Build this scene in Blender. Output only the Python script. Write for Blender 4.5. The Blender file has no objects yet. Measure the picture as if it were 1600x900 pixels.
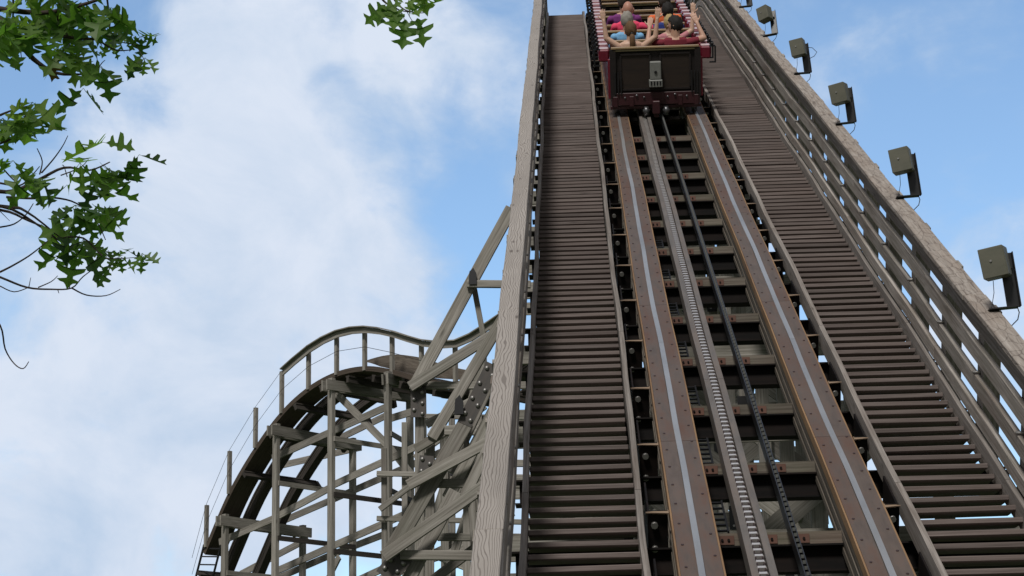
import bpy, bmesh, math, random
from mathutils import Vector, Matrix, noise as mnoise
random.seed(11)
rnd = random.uniform
C = bpy.context.scene.collection
rad = math.radians

# ------------------------------------------------------------------ camera
PITCH, YAW, ROLL = rad(15), rad(1.90620), rad(1.3)
ALPHA = rad(29.56356)                      # slope of the lift hill
H = 4.4                                    # eye height above the deck plane, square to it
EYE = Vector((0, 0, 1.7))
F = Vector((-math.sin(YAW)*math.cos(PITCH), math.cos(YAW)*math.cos(PITCH), math.sin(PITCH)))
R0 = Vector((math.cos(YAW), math.sin(YAW), 0)); U0 = R0.cross(F)
CR = R0*math.cos(ROLL) - U0*math.sin(ROLL); CU = R0*math.sin(ROLL) + U0*math.cos(ROLL)
cd = bpy.data.cameras.new('camera'); cam = bpy.data.objects.new('camera', cd); C.objects.link(cam)
cam.matrix_world = Matrix(((CR.x, CU.x, -F.x, EYE.x), (CR.y, CU.y, -F.y, EYE.y), (CR.z, CU.z, -F.z, EYE.z), (0, 0, 0, 1)))
cd.lens = 67.5; cd.sensor_width = 36; cd.clip_end = 5000; cd.clip_start = 0.1
sc = bpy.context.scene; sc.camera = cam
sc.render.resolution_x = 1024; sc.render.resolution_y = 576

def ray(px, py): return F + CR*((px-800)/3000) + CU*((450-py)/3000)
def PZ(px, py, z): return EYE + ray(px, py)*z            # point at depth z (metres)
def PY(px, py, Y): d = ray(px, py); return EYE + d*(Y/d.y) # point in the upright plane y = Y

# ------------------------------------------------------------------ world and sun
SUN_EL, SUN_AZ = 44, 196     # azimuth clockwise from +Y (the way the camera looks): behind, to the right
w = bpy.data.worlds.new('World'); sc.world = w; w.use_nodes = True
nt = w.node_tree; nt.nodes.clear()
def wn(t, **k):
    n = nt.nodes.new(t)
    for a, b in k.items(): setattr(n, a, b)
    return n
def wlink(a, b): nt.links.new(a, b)
def wmath(op, a, b=None, clamp=False):
    n = wn('ShaderNodeMath', operation=op); n.use_clamp = clamp
    for i, v in enumerate((a, b)):
        if v is None: continue
        if isinstance(v, (int, float)): n.inputs[i].default_value = v
        else: wlink(v, n.inputs[i])
    return n.outputs[0]
sky = wn('ShaderNodeTexSky', sky_type='NISHITA'); sky.sun_disc = False
sky.sun_elevation = rad(SUN_EL); sky.sun_rotation = rad(SUN_AZ); sky.air_density = 1.0; sky.dust_density = 0.6; sky.ozone_density = 2.0
tc = wn('ShaderNodeTexCoord'); gen = tc.outputs['Generated']
nm = wn('ShaderNodeVectorMath', operation='NORMALIZE'); wlink(gen, nm.inputs[0]); gen = nm.outputs[0]
def wnoise(scale, detail, rough, dist, off=(0,0,0)):
    mp = wn('ShaderNodeMapping'); wlink(gen, mp.inputs['Vector']); mp.inputs['Location'].default_value = off
    mp.inputs['Scale'].default_value = (1, 1, 1.25)
    n = wn('ShaderNodeTexNoise'); wlink(mp.outputs[0], n.inputs['Vector'])
    n.inputs['Scale'].default_value = scale; n.inputs['Detail'].default_value = detail
    n.inputs['Roughness'].default_value = rough; n.inputs['Distortion'].default_value = dist
    return n.outputs['Fac']
n1 = wnoise(7.5, 9, 0.58, 0.5, (3.1, 0.4, 1.7)); n2 = wnoise(17, 7, 0.55, 0.3, (1.3, 5.2, 0.2))
acc = wmath('ADD', wmath('MULTIPLY', wmath('SUBTRACT', n1, 0.5), 3.2), wmath('MULTIPLY', wmath('SUBTRACT', n2, 0.5), 2.6))
# broad cloud banks and clearings, each a direction in the sky, a half-width and a strength
BANKS = [(400,120,300,.75), (330,420,330,.55), (120,640,380,.5), (520,560,260,.45), (300,820,300,.6), (60,840,200,.35), (240,850,160,.45), (700,640,160,.3), (730,60,170,.4), (610,330,120,.15),
         (90,180,210,-.6), (290,150,110,-.25), (1490,60,100,.5), (1550,380,130,.25), (1300,130,90,.4), (1400,60,70,.3), (690,230,130,-.42), (750,410,130,-.38), (1420,130,300,-.52), (1330,300,220,-.28), (520,150,230,.5), (200,380,200,.25), (1580,280,160,-.25),
         (1250,50,120,.30), (1530,440,170,.40), (1560,30,120,.25), (640,5,60,-.25), (40,330,100,.2), (1230,170,90,.1)]
for px, py, r, k in BANKS:
    d = ray(px, py).normalized()
    dp = wn('ShaderNodeVectorMath', operation='DOT_PRODUCT'); wlink(gen, dp.inputs[0]); dp.inputs[1].default_value = d
    mr = wn('ShaderNodeMapRange', interpolation_type='SMOOTHERSTEP'); wlink(dp.outputs['Value'], mr.inputs['Value'])
    mr.inputs['From Min'].default_value = math.cos(r*1.35/3000); mr.inputs['From Max'].default_value = 1.0
    mr.inputs['To Min'].default_value = 0; mr.inputs['To Max'].default_value = k*.82
    acc = wmath('ADD', acc, mr.outputs[0])
mr = wn('ShaderNodeMapRange', interpolation_type='SMOOTHSTEP'); wlink(acc, mr.inputs['Value'])
mr.inputs['From Min'].default_value = -0.55; mr.inputs['From Max'].default_value = 0.95
cov = mr.outputs[0]
SKY_GAIN = 1.0
sk = wn('ShaderNodeMix', data_type='RGBA', blend_type='MULTIPLY'); sk.inputs['Factor'].default_value = 1
wlink(sky.outputs[0], sk.inputs['A']); sk.inputs['B'].default_value = (1.02, 1.13, 1.17, 1)
cl = wn('ShaderNodeMix', data_type='RGBA', blend_type='MIX')
cl.inputs['A'].default_value = (2.75, 3.75, 5.1, 1); cl.inputs['B'].default_value = (4.7, 5.2, 6.05, 1)
n3 = wnoise(9, 8, 0.6, 0.5, (7.3, 2.2, 4.1)); cf = wmath('MULTIPLY', cov, wmath('ADD', wmath('MULTIPLY', wmath('SUBTRACT', n3, 0.5), 2.4), 0.82), True); wlink(cf, cl.inputs['Factor'])
mx = wn('ShaderNodeMix', data_type='RGBA', blend_type='MIX')
wlink(wmath('ADD', wmath('MULTIPLY', cov, 0.88), 0.12, True), mx.inputs['Factor']); wlink(sk.outputs['Result'], mx.inputs['A']); wlink(cl.outputs['Result'], mx.inputs['B'])
# unseen grey cloud added outside the view to dim and warm the ambient light
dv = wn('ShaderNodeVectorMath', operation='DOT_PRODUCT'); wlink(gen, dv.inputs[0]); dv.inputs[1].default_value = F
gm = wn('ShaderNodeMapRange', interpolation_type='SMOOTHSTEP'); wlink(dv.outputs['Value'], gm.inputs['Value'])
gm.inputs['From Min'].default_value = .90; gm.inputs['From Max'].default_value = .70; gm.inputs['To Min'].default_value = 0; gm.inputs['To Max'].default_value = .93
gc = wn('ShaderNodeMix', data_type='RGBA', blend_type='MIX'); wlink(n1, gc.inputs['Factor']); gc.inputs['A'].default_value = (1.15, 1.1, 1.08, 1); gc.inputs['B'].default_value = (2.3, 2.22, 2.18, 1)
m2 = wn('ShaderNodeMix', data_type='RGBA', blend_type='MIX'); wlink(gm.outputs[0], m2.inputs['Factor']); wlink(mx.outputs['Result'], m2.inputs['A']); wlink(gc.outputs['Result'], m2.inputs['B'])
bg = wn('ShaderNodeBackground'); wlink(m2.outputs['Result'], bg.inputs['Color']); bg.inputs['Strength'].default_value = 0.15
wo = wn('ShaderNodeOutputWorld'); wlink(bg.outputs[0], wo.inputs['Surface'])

sd = bpy.data.lights.new('sun', 'SUN'); sd.energy = 2.3; sd.angle = rad(10); sd.color = (1.0, 0.96, 0.9)
so = bpy.data.objects.new('sun', sd); C.objects.link(so)
sdir = Vector((math.sin(rad(SUN_AZ))*math.cos(rad(SUN_EL)), math.cos(rad(SUN_AZ))*math.cos(rad(SUN_EL)), math.sin(rad(SUN_EL))))
so.rotation_euler = (-sdir).to_track_quat('-Z', 'Y').to_euler()
sc.view_settings.view_transform = 'Standard'; sc.view_settings.look = 'None'; sc.view_settings.gamma = 1; sc.view_settings.exposure = 0.0

# ------------------------------------------------------------------ materials
def newmat(name):
    m = bpy.data.materials.new(name); m.use_nodes = True; t = m.node_tree; b = t.nodes['Principled BSDF']
    return m, t, b
def tn(t, ty, **k):
    n = t.nodes.new(ty)
    for a, b in k.items(): setattr(n, a, b)
    return n
def uvmap(t, sx, sy, off=(0, 0, 0)):
    u = tn(t, 'ShaderNodeUVMap'); mp = tn(t, 'ShaderNodeMapping'); t.links.new(u.outputs[0], mp.inputs['Vector'])
    mp.inputs['Scale'].default_value = (sx, sy, 1); mp.inputs['Location'].default_value = off
    return mp.outputs[0]
def noisen(t, vec, scale=1, detail=4, rough=.6, dist=0):
    n = tn(t, 'ShaderNodeTexNoise'); t.links.new(vec, n.inputs['Vector'])
    n.inputs['Scale'].default_value = scale; n.inputs['Detail'].default_value = detail
    n.inputs['Roughness'].default_value = rough; n.inputs['Distortion'].default_value = dist
    return n.outputs['Fac']
def ramp(t, fac, stops):
    r = tn(t, 'ShaderNodeValToRGB'); t.links.new(fac, r.inputs[0])
    e = r.color_ramp.elements
    while len(e) < len(stops): e.new(0.5)
    for el, (p, c) in zip(e, stops): el.position = p; el.color = tuple(c) + (1,) if len(c) == 3 else c
    return r.outputs[0]
def mixc(t, fac, a, b, mode='MIX'):
    m = tn(t, 'ShaderNodeMix', data_type='RGBA', blend_type=mode)
    for s, v in ((m.inputs['Factor'], fac), (m.inputs['A'], a), (m.inputs['B'], b)):
        if isinstance(v, (int, float)): s.default_value = v
        elif isinstance(v, tuple): s.default_value = v + (1,) if len(v) == 3 else v
        else: t.links.new(v, s)
    return m.outputs['Result']
def mathn(t, op, a, b=None, clamp=False):
    n = tn(t, 'ShaderNodeMath', operation=op); n.use_clamp = clamp
    for i, v in enumerate((a, b)):
        if v is None: continue
        if isinstance(v, (int, float)): n.inputs[i].default_value = v
        else: t.links.new(v, n.inputs[i])
    return n.outputs[0]
def bump(t, b, h, strength=.4, dist=.01):
    n = tn(t, 'ShaderNodeBump'); t.links.new(h, n.inputs['Height']); n.inputs['Strength'].default_value = strength; n.inputs['Distance'].default_value = dist
    t.links.new(n.outputs[0], b.inputs['Normal'])

def wood(name, dark, mid, light, stain=(.06, .045, .035), stain_amt=.5, rough=.85, moss=0.0):
    m, t, b = newmat(name)
    g = noisen(t, uvmap(t, 1.6, 55), 1, 7, .65)
    oi = tn(t, 'ShaderNodeObjectInfo')
    col = ramp(t, g, [(.34, dark), (.5, mid), (.66, light)])
    lowf = noisen(t, uvmap(t, .22, 1.0, (11, 5, 0)), 1, 3, .5)
    shade = mathn(t, 'ADD', mathn(t, 'MULTIPLY', oi.outputs['Random'], .38), mathn(t, 'MULTIPLY', lowf, .95))
    cv = tn(t, 'ShaderNodeCombineXYZ')
    for ii in range(3): t.links.new(mathn(t, 'ADD', shade, .34), cv.inputs[ii])
    col = mixc(t, 1.0, col, cv.outputs[0], 'MULTIPLY')
    kn = tn(t, 'ShaderNodeTexVoronoi'); t.links.new(uvmap(t, 1.6, 6.5, (.3, .6, 0)), kn.inputs['Vector']); kn.inputs['Scale'].default_value = 1
    col = mixc(t, mathn(t, 'MULTIPLY', ramp(t, kn.outputs['Distance'], [(.04, (1,1,1)), (.12, (0,0,0))]), .6), col, tuple(x*.35 for x in dark))
    big = noisen(t, uvmap(t, .55, 3.2, (3, 7, 0)), 1, 4, .6)
    msk = mathn(t, 'MULTIPLY', ramp(t, big, [(.48, (0,0,0)), (.72, (1,1,1))]), stain_amt)
    col = mixc(t, msk, col, stain)
    if moss:
        mo = noisen(t, uvmap(t, 2.0, 5, (9, 1, 0)), 1, 4, .6)
        mm = mathn(t, 'MULTIPLY', ramp(t, mo, [(.45, (0,0,0)), (.7, (1,1,1))]), moss)
        col = mixc(t, mm, col, (.105, .125, .075))
    t.links.new(col, b.inputs['Base Color']); b.inputs['Roughness'].default_value = rough
    bump(t, b, g, .35, .004)
    return m
def cathedral(name, base, line, mask_c):
    """pressure treated pine with open cathedral grain and knots"""
    m, t, b = newmat(name)
    warp = noisen(t, uvmap(t, 1.1, 3.6), 1, 3, .5)
    u = tn(t, 'ShaderNodeUVMap'); sp = tn(t, 'ShaderNodeSeparateXYZ'); t.links.new(u.outputs[0], sp.inputs[0])
    val = mathn(t, 'ADD', mathn(t, 'MULTIPLY', warp, 14), mathn(t, 'MULTIPLY', sp.outputs['Y'], 62))
    s = mathn(t, 'SINE', mathn(t, 'MULTIPLY', val, 6.283))
    fine = noisen(t, uvmap(t, 3, 120, (4, 4, 0)), 1, 5, .7)
    ln = ramp(t, mathn(t, 'ADD', s, mathn(t, 'MULTIPLY', mathn(t, 'SUBTRACT', fine, .5), 1.6)), [(.0, (0,0,0)), (.50, (0,0,0)), (.85, (1,1,1))])
    col = mixc(t, mathn(t, 'MULTIPLY', ln, .8), base, line)
    col = mixc(t, mathn(t, 'MULTIPLY', fine, .42), col, mask_c)
    big = noisen(t, uvmap(t, .7, 2.5, (2, 7, 0)), 1, 5, .6)
    col = mixc(t, ramp(t, big, [(.42, (0,0,0)), (.75, (.55,.55,.55))]), col, mask_c)
    kn = tn(t, 'ShaderNodeTexVoronoi'); t.links.new(uvmap(t, 2.1, 7.5, (.3, .6, 0)), kn.inputs['Vector']); kn.inputs['Scale'].default_value = 1
    kk = ramp(t, kn.outputs['Distance'], [(.05, (1,1,1)), (.13, (0,0,0))])
    col = mixc(t, mathn(t, 'MULTIPLY', kk, .7), col, (.05, .035, .028))
    t.links.new(col, b.inputs['Base Color']); b.inputs['Roughness'].default_value = .8
    bump(t, b, mathn(t, 'SUBTRACT', 1, ln), .35, .003)
    return m
def cracked(name):
    m, t, b = newmat(name)
    v = tn(t, 'ShaderNodeTexVoronoi', feature='DISTANCE_TO_EDGE'); t.links.new(uvmap(t, 5.0, 13), v.inputs['Vector']); v.inputs['Scale'].default_value = 1
    g = noisen(t, uvmap(t, 3, 40), 1, 6, .6)
    crk = ramp(t, mathn(t, 'ADD', v.outputs['Distance'], mathn(t, 'MULTIPLY', mathn(t, 'SUBTRACT', g, .5), .12)), [(.0, (1,1,1)), (.05, (0,0,0))])
    col = ramp(t, g, [(.3, (.20, .17, .15)), (.5, (.33, .29, .255)), (.7, (.45, .41, .37))])
    big = noisen(t, uvmap(t, 1.1, 4), 1, 4, .6)
    col = mixc(t, ramp(t, big, [(.45, (0,0,0)), (.7, (.5,.5,.5))]), col, (.27,.20,.155))
    col = mixc(t, mathn(t, 'MULTIPLY', crk, .55), col, (.07, .05, .04))
    t.links.new(col, b.inputs['Base Color']); b.inputs['Roughness'].default_value = .85
    bump(t, b, mathn(t, 'SUBTRACT', 1, crk), .4, .004)
    return m
def plain(name, c, rough=.6, metal=0, var=.25, scale=6, coat=0):
    m, t, b = newmat(name)
    tcn = tn(t, 'ShaderNodeTexCoord')
    n = noisen(t, tcn.outputs['Object'], scale, 5, .6)
    col = mixc(t, n, tuple(x*(1-var) for x in c), tuple(min(1, x*(1+var)) for x in c))
    t.links.new(col, b.inputs['Base Color']); b.inputs['Roughness'].default_value = rough; b.inputs['Metallic'].default_value = metal
    if coat: b.inputs['Coat Weight'].default_value = coat
    bump(t, b, n, .1, .002)
    return m
def rusty(name, base, rust, amt=.5, rough=.7, su=2.5, sv=14, metal=0):
    m, t, b = newmat(name)
    a = noisen(t, uvmap(t, su, sv), 1, 6, .65); c2 = noisen(t, uvmap(t, .7, 2, (5, 2, 0)), 1, 4, .6)
    col = mixc(t, ramp(t, a, [(.3, (0,0,0)), (.7, (1,1,1))]), tuple(x*.72 for x in base), tuple(min(1, x*1.28) for x in base))
    k = mathn(t, 'MULTIPLY', ramp(t, mathn(t, 'ADD', mathn(t, 'MULTIPLY', a, .5), mathn(t, 'MULTIPLY', c2, .5)), [(.44, (0,0,0)), (.62, (1,1,1))]), amt)
    col = mixc(t, k, col, rust)
    t.links.new(col, b.inputs['Base Color']); b.inputs['Roughness'].default_value = rough; b.inputs['Metallic'].default_value = metal
    bump(t, b, a, .25, .003)
    return m
M = {}
M['wood'] = wood('weathered_timber', (.155,.142,.123), (.275,.257,.23), (.39,.37,.338), stain=(.11,.09,.072), stain_amt=.5, moss=.22)
M['wood_far'] = wood('far_timber', (.15,.137,.12), (.265,.247,.22), (.375,.355,.325), stain=(.055,.045,.038), stain_amt=.5, moss=.12)
M['wood_dark'] = wood('dark_track_timber', (.02,.017,.015), (.045,.038,.033), (.08,.07,.06), stain_amt=.3)
M['wood_board'] = wood('banked_board', (.08,.065,.052), (.14,.118,.095), (.21,.18,.15), stain_amt=.5)
M['wood_brown'] = wood('brown_catwalk_plank', (.035,.026,.02), (.07,.052,.04), (.10,.08,.062), stain_amt=.3)
M['wood_tan'] = wood('tan_ledger', (.075,.062,.048), (.13,.11,.088), (.20,.175,.145), stain=(.12,.065,.045), stain_amt=.45, moss=.35)
M['rail_wood'] = wood('fence_timber', (.17,.15,.13), (.29,.262,.235), (.42,.39,.36), stain=(.13,.085,.06), stain_amt=.6, moss=.2)
M['cap'] = cathedral('cap_pine', (.44,.405,.375), (.12,.10,.088), (.24,.215,.195))
M['cracked'] = cracked('cracked_cap_pine')
M['black'] = rusty('black_creosote', (.008,.007,.007), (.03,.015,.01), .3, .7)
M['black'].node_tree.nodes['Principled BSDF'].inputs['Specular IOR Level'].default_value = .15
M['tread'] = wood('painted_tread', (.090,.070,.063), (.142,.113,.104), (.192,.158,.147), stain=(.095,.065,.055), stain_amt=.5, rough=.75)
M['stringer'] = wood('stringer_timber', (.15,.13,.115), (.24,.215,.195), (.34,.31,.285), stain=(.12,.08,.06), stain_amt=.4)
M['plate'] = rusty('brown_track_plate', (.12,.092,.077), (.11,.053,.032), .85, .55)
M['orange'] = rusty('orange_plank_edge', (.31,.19,.10), (.13,.07,.04), .85, .75, 1.5, 8)
M['redrust'] = rusty('red_rust', (.14,.065,.045), (.07,.035,.025), .6, .75)
M['tabmat'] = rusty('pale_rust_tab', (.30,.22,.15), (.2,.1,.05), .5, .7)
M['strip'] = rusty('polished_running_strip', (.62,.63,.64), (.36,.33,.29), .3, .42, .6, 3, metal=.8)
M['channel'] = rusty('galvanised_channel', (.15,.135,.125), (.15,.10,.07), .4, .55)
M['chain'] = plain('bright_chain', (.88,.83,.80), .42, .75, .15, 40)
M['chain_dark'] = plain('greased_chain', (.06,.035,.035), .5, .4, .3, 30)
M['rack'] = plain('rack_steel', (.22,.22,.215), .4, .8, .3, 30)
M['bolt'] = plain('bolt_steel', (.36,.35,.34), .45, .8, .2, 40)
M['lamp'] = rusty('olive_lamp_housing', (.125,.125,.095), (.10,.09,.07), .5, .5, 4, 8)
M['blackpaint'] = plain('black_paint', (.014,.014,.016), .4, 0, .3, 8)
M['cable'] = plain('black_cable', (.02,.02,.022), .6)
M['burgundy'] = plain('burgundy_paint', (.17,.008,.026), .35, 0, .25, 5, coat=.3)
M['burgundy_dark'] = plain('burgundy_chassis', (.045,.012,.016), .45, 0, .5, 9)
M['pad_highlight'] = plain('pale_pad_highlight', (.58,.44,.46), .35, 0, .08, 8)  # white gloss highlight of the burgundy pads, put in as colour
M['seat_tan'] = wood('varnished_seat_wood', (.26,.17,.08), (.40,.27,.14), (.52,.38,.22), stain=(.1,.06,.03), stain_amt=.4, rough=.35)
M['panel'] = rusty('dark_back_panel', (.010,.006,.006), (.018,.010,.008), .5, .7)
M['grey'] = plain('grey_housing', (.22,.225,.21), .5, 0, .2, 20)
M['wheel'] = plain('wheel_steel', (.18,.18,.19), .35, .8, .3, 20)
M['bark'] = plain('oak_bark', (.055,.04,.034), .9, 0, .4, 20)

def leafmat():
    m, t, b = newmat('oak_leaf')
    at = tn(t, 'ShaderNodeAttribute'); at.attribute_name = 'tint'
    col = ramp(t, at.outputs['Fac'], [(0, (.025,.06,.02)), (.35, (.075,.155,.03)), (.7, (.15,.25,.05)), (.93, (.21,.30,.08)), (1, (.14,.07,.03))])
    t.links.new(col, b.inputs['Base Color']); b.inputs['Roughness'].default_value = .5
    tr = tn(t, 'ShaderNodeBsdfTranslucent'); t.links.new(mixc(t, 1.0, col, (1.5, 1.9, .8), 'MULTIPLY'), tr.inputs['Color'])
    ms = tn(t, 'ShaderNodeMixShader'); ms.inputs[0].default_value = .5
    t.links.new(b.outputs[0], ms.inputs[1]); t.links.new(tr.outputs[0], ms.inputs[2]); t.links.new(ms.outputs[0], t.nodes['Material Output'].inputs['Surface'])
    return m
M['leaf'] = leafmat()
def grassmat():
    m, t, b = newmat('lawn'); tcn = tn(t, 'ShaderNodeTexCoord')
    n = noisen(t, tcn.outputs['Object'], .6, 8, .7)
    t.links.new(ramp(t, n, [(.3, (.03,.055,.015)), (.55, (.055,.09,.03)), (.75, (.11,.10,.06))]), b.inputs['Base Color']); b.inputs['Roughness'].default_value = .95
    return m
M['grass'] = grassmat()
def skinmat(name, c):
    m, t, b = newmat(name); b.inputs['Base Color'].default_value = c + (1,); b.inputs['Roughness'].default_value = .5
    b.inputs['Subsurface Weight'].default_value = .08; b.inputs['Subsurface Radius'].default_value = (.02, .008, .004)
    return m
def cloth(name, c, rough=.85): return plain(name, c, rough, 0, .22, 14)

# ------------------------------------------------------------------ object helpers
ORG = {}
def tag(o, label=None, cat=None, group=None, kind=None):
    for k, v in (('label', label), ('category', cat), ('group', group), ('kind', kind)):
        if v: o[k] = v
    return o
def thing(name, loc, label, cat, group=None):
    o = bpy.data.objects.new(name, None); o.empty_display_size = .2; C.objects.link(o); o.location = loc
    ORG[o.name] = Vector(loc)
    return tag(o, label, cat, group)
class MB:
    def __init__(s): s.v = []; s.f = []; s.uv = []; s.mi = []; s.sm = []
    def box6(s, c, X, Y, Z, mi=0, ends=True):
        """c centre; X, Y, Z half vectors; the long axis is X for the grain"""
        o = len(s.v)
        for i in (-1, 1):
            for j in (-1, 1):
                for k in (-1, 1): s.v.append(c + X*i + Y*j + Z*k)
        ru, rv = rnd(0, 40), rnd(0, 40); lx, ly, lz = X.length, Y.length, Z.length
        def q(idx, pts):
            s.f.append([o+i for i in idx]); s.uv.append([(a+ru, b+rv) for a, b in pts]); s.mi.append(mi); s.sm.append(False)
        q((1, 5, 7, 3), [(-lx, -ly), (lx, -ly), (lx, ly), (-lx, ly)])
        q((0, 2, 6, 4), [(-lx, -ly+3), (-lx, ly+3), (lx, ly+3), (lx, -ly+3)])
        q((0, 4, 5, 1), [(-lx, -lz+6), (lx, -lz+6), (lx, lz+6), (-lx, lz+6)])
        q((2, 3, 7, 6), [(-lx, -lz+9), (-lx, lz+9), (lx, lz+9), (lx, -lz+9)])
        if ends:
            q((0, 1, 3, 2), [(-lz, -ly), (lz, -ly), (lz, ly), (-lz, ly)])
            q((4, 6, 7, 5), [(-lz, -ly), (-lz, ly), (lz, ly), (lz, -ly)])
    def beam(s, a, b, wd, h, up=Vector((0, 0, 1)), mi=0, ext=0.0):
        a = Vector(a); b = Vector(b); d = b-a; L = d.length
        if L < 1e-6: return
        d /= L; a = a-d*ext; b = b+d*ext; L += 2*ext
        side = d.cross(up)
        if side.length < 1e-4: side = d.cross(Vector((0, 1, 0)))
        side.normalize(); u = side.cross(d).normalized()
        s.box6((a+b)/2, d*(L/2), side*(wd/2), u*(h/2), mi)
    def tube(s, pts, radii, seg=8, mi=0, cap=True):
        pts = [Vector(p) for p in pts]
        if isinstance(radii, (int, float)): radii = [radii]*len(pts)
        o = len(s.v); n = len(pts); d0 = (pts[1]-pts[0]).normalized()
        ref = d0.orthogonal().normalized(); L = 0
        for i, p in enumerate(pts):
            d = (pts[min(i+1, n-1)]-pts[max(i-1, 0)]).normalized()
            ref = (ref - d*ref.dot(d)).normalized(); bi = d.cross(ref)
            for k in range(seg):
                a = 2*math.pi*k/seg; s.v.append(p + (ref*math.cos(a)+bi*math.sin(a))*radii[i])
        for i in range(n-1):
            L2 = L+(pts[i+1]-pts[i]).length
            for k in range(seg):
                k2 = (k+1) % seg
                s.f.append([o+i*seg+k, o+i*seg+k2, o+(i+1)*seg+k2, o+(i+1)*seg+k]); s.mi.append(mi); s.sm.append(True)
                s.uv.append([(L, k/seg), (L, (k+1)/seg), (L2, (k+1)/seg), (L2, k/seg)])
            L = L2
        if cap:
            for base, rev in ((o, True), (o+(n-1)*seg, False)):
                idx = [base+k for k in range(seg)]
                if rev: idx.reverse()
                s.f.append(idx); s.uv.append([(0, 0)]*seg); s.mi.append(mi); s.sm.append(False)
    def sphere(s, c, r, mi=0, seg=12, rings=8, X=Vector((1,0,0)), Y=Vector((0,1,0)), Z=Vector((0,0,1))):
        o = len(s.v); c = Vector(c)
        if isinstance(r, (int, float)): r = (r, r, r)
        for i in range(rings+1):
            th = math.pi*i/rings
            for k in range(seg):
                a = 2*math.pi*k/seg
                s.v.append(c + X*(r[0]*math.sin(th)*math.cos(a)) + Y*(r[1]*math.sin(th)*math.sin(a)) + Z*(r[2]*math.cos(th)))
        for i in range(rings):
            for k in range(seg):
                k2 = (k+1) % seg
                s.f.append([o+i*seg+k, o+(i+1)*seg+k, o+(i+1)*seg+k2, o+i*seg+k2]); s.uv.append([(0,0)]*4); s.mi.append(mi); s.sm.append(True)
    def poly(s, pts, mi=0, uv=None, sm=False):
        o = len(s.v); s.v += [Vector(p) for p in pts]; s.f.append(list(range(o, o+len(pts)))); s.uv.append(uv or [(0, 0)]*len(pts)); s.mi.append(mi); s.sm.append(sm)
    def sweep(s, path, prof, mi=0, closed=True):
        """path: list of (origin, X, Z) frames; prof: list of (x, z)"""
        o = len(s.v); n = len(prof); ru = rnd(0, 30); L = 0
        per = [0]
        for i in range(n): a, b = prof[i], prof[(i+1) % n]; per.append(per[-1]+math.hypot(a[0]-b[0], a[1]-b[1]))
        for (p, X, Z) in path:
            for (x, z) in prof: s.v.append(p + X*x + Z*z)
        for i in range(len(path)-1):
            L2 = L + (path[i+1][0]-path[i][0]).length
            for k in range(n):
                k2 = (k+1) % n
                s.f.append([o+i*n+k, o+(i+1)*n+k, o+(i+1)*n+k2, o+i*n+k2]); s.mi.append(mi); s.sm.append(False)
                s.uv.append([(L+ru, per[k]), (L2+ru, per[k]), (L2+ru, per[k+1]), (L+ru, per[k+1])])
            L = L2
        s.f.append([o+k for k in range(n)]); s.uv.append([(0, 0)]*n); s.mi.append(mi); s.sm.append(False)
        s.f.append([o+(len(path)-1)*n+k for k in reversed(range(n))]); s.uv.append([(0, 0)]*n); s.mi.append(mi); s.sm.append(False)
    def build(s, name, mats, parent=None, bevel=0, local=False, fix=True):
        me = bpy.data.meshes.new(name); me.from_pydata([tuple(v) for v in s.v], [], s.f)
        ul = me.uv_layers.new(name='UVMap'); k = 0
        for uvs in s.uv:
            for q in uvs: ul.data[k].uv = q; k += 1
        if not isinstance(mats, (list, tuple)): mats = [mats]
        for mm in mats: me.materials.append(M[mm] if isinstance(mm, str) else mm)
        for p, i, sm in zip(me.polygons, s.mi, s.sm): p.material_index = i; p.use_smooth = sm
        if fix:
            bm = bmesh.new(); bm.from_mesh(me); bmesh.ops.recalc_face_normals(bm, faces=bm.faces); bm.to_mesh(me); bm.free()
        o = bpy.data.objects.new(name, me); C.objects.link(o)
        if parent:
            o.parent = parent
            if not local: o.location = -ORG.get(parent.name, Vector((0, 0, 0)))
        if bevel:
            b = o.modifiers.new('bevel', 'BEVEL'); b.width = bevel; b.segments = 1; b.limit_method = 'ANGLE'
        return o

# ------------------------------------------------------------------ the lift path (u across, s along, n square to the deck)
S_CREST, R_CREST = 38.3, 9.0
TV = Vector((0, math.cos(ALPHA), math.sin(ALPHA))); NV = Vector((0, -math.sin(ALPHA), math.cos(ALPHA))); UV = Vector((1, 0, 0))
def frame(s):
    if s <= S_CREST: return EYE + TV*s - NV*H, TV, NV
    a = min((s-S_CREST)/R_CREST, ALPHA + rad(20)); rest = max(0, (s-S_CREST) - R_CREST*(ALPHA+rad(20)))
    cen = EYE + TV*S_CREST - NV*H - NV*R_CREST
    t = TV*math.cos(a) - NV*math.sin(a); n = NV*math.cos(a) + TV*math.sin(a)
    return cen + n*R_CREST + t*rest, t, n
def Q(u, s, n=0.0):
    p, t, nn = frame(s); return p + UV*u + nn*n
def wob(s): return .0045*math.sin(s*.9) + .003*math.sin(s*1.9+1) + .001*math.sin(s*4.1)
S0, S1 = 5.0, 50.0
def slist(a, b, d=0.5):
    n = max(1, int(round((b-a)/d))); return [a+(b-a)*i/n for i in range(n+1)]
def along(mb, u0, u1, n0, n1, a, b, mi=0, wave=0.0, d=0.4):
    pth = []
    for s in slist(a, b, d):
        p, t, nn = frame(s); pth.append((p + UV*(wave*wob(s+u0*3)), UV, nn))
    mb.sweep(pth, [(u0, n0), (u1, n0), (u1, n1), (u0, n1)], mi)

# ------------------------------------------------------------------ ground
g = MB()
NG = 24
for i in range(NG):
    for j in range(NG):
        def gp(i, j):
            x = (i/NG*2-1); y = (j/NG*2-1); return Vector((1500*x*abs(x), 1500*y*abs(y)+20, 0))
        g.poly([gp(i, j), gp(i+1, j), gp(i+1, j+1), gp(i, j+1)])
tag(g.build('ground', 'grass'), kind='structure')

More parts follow.
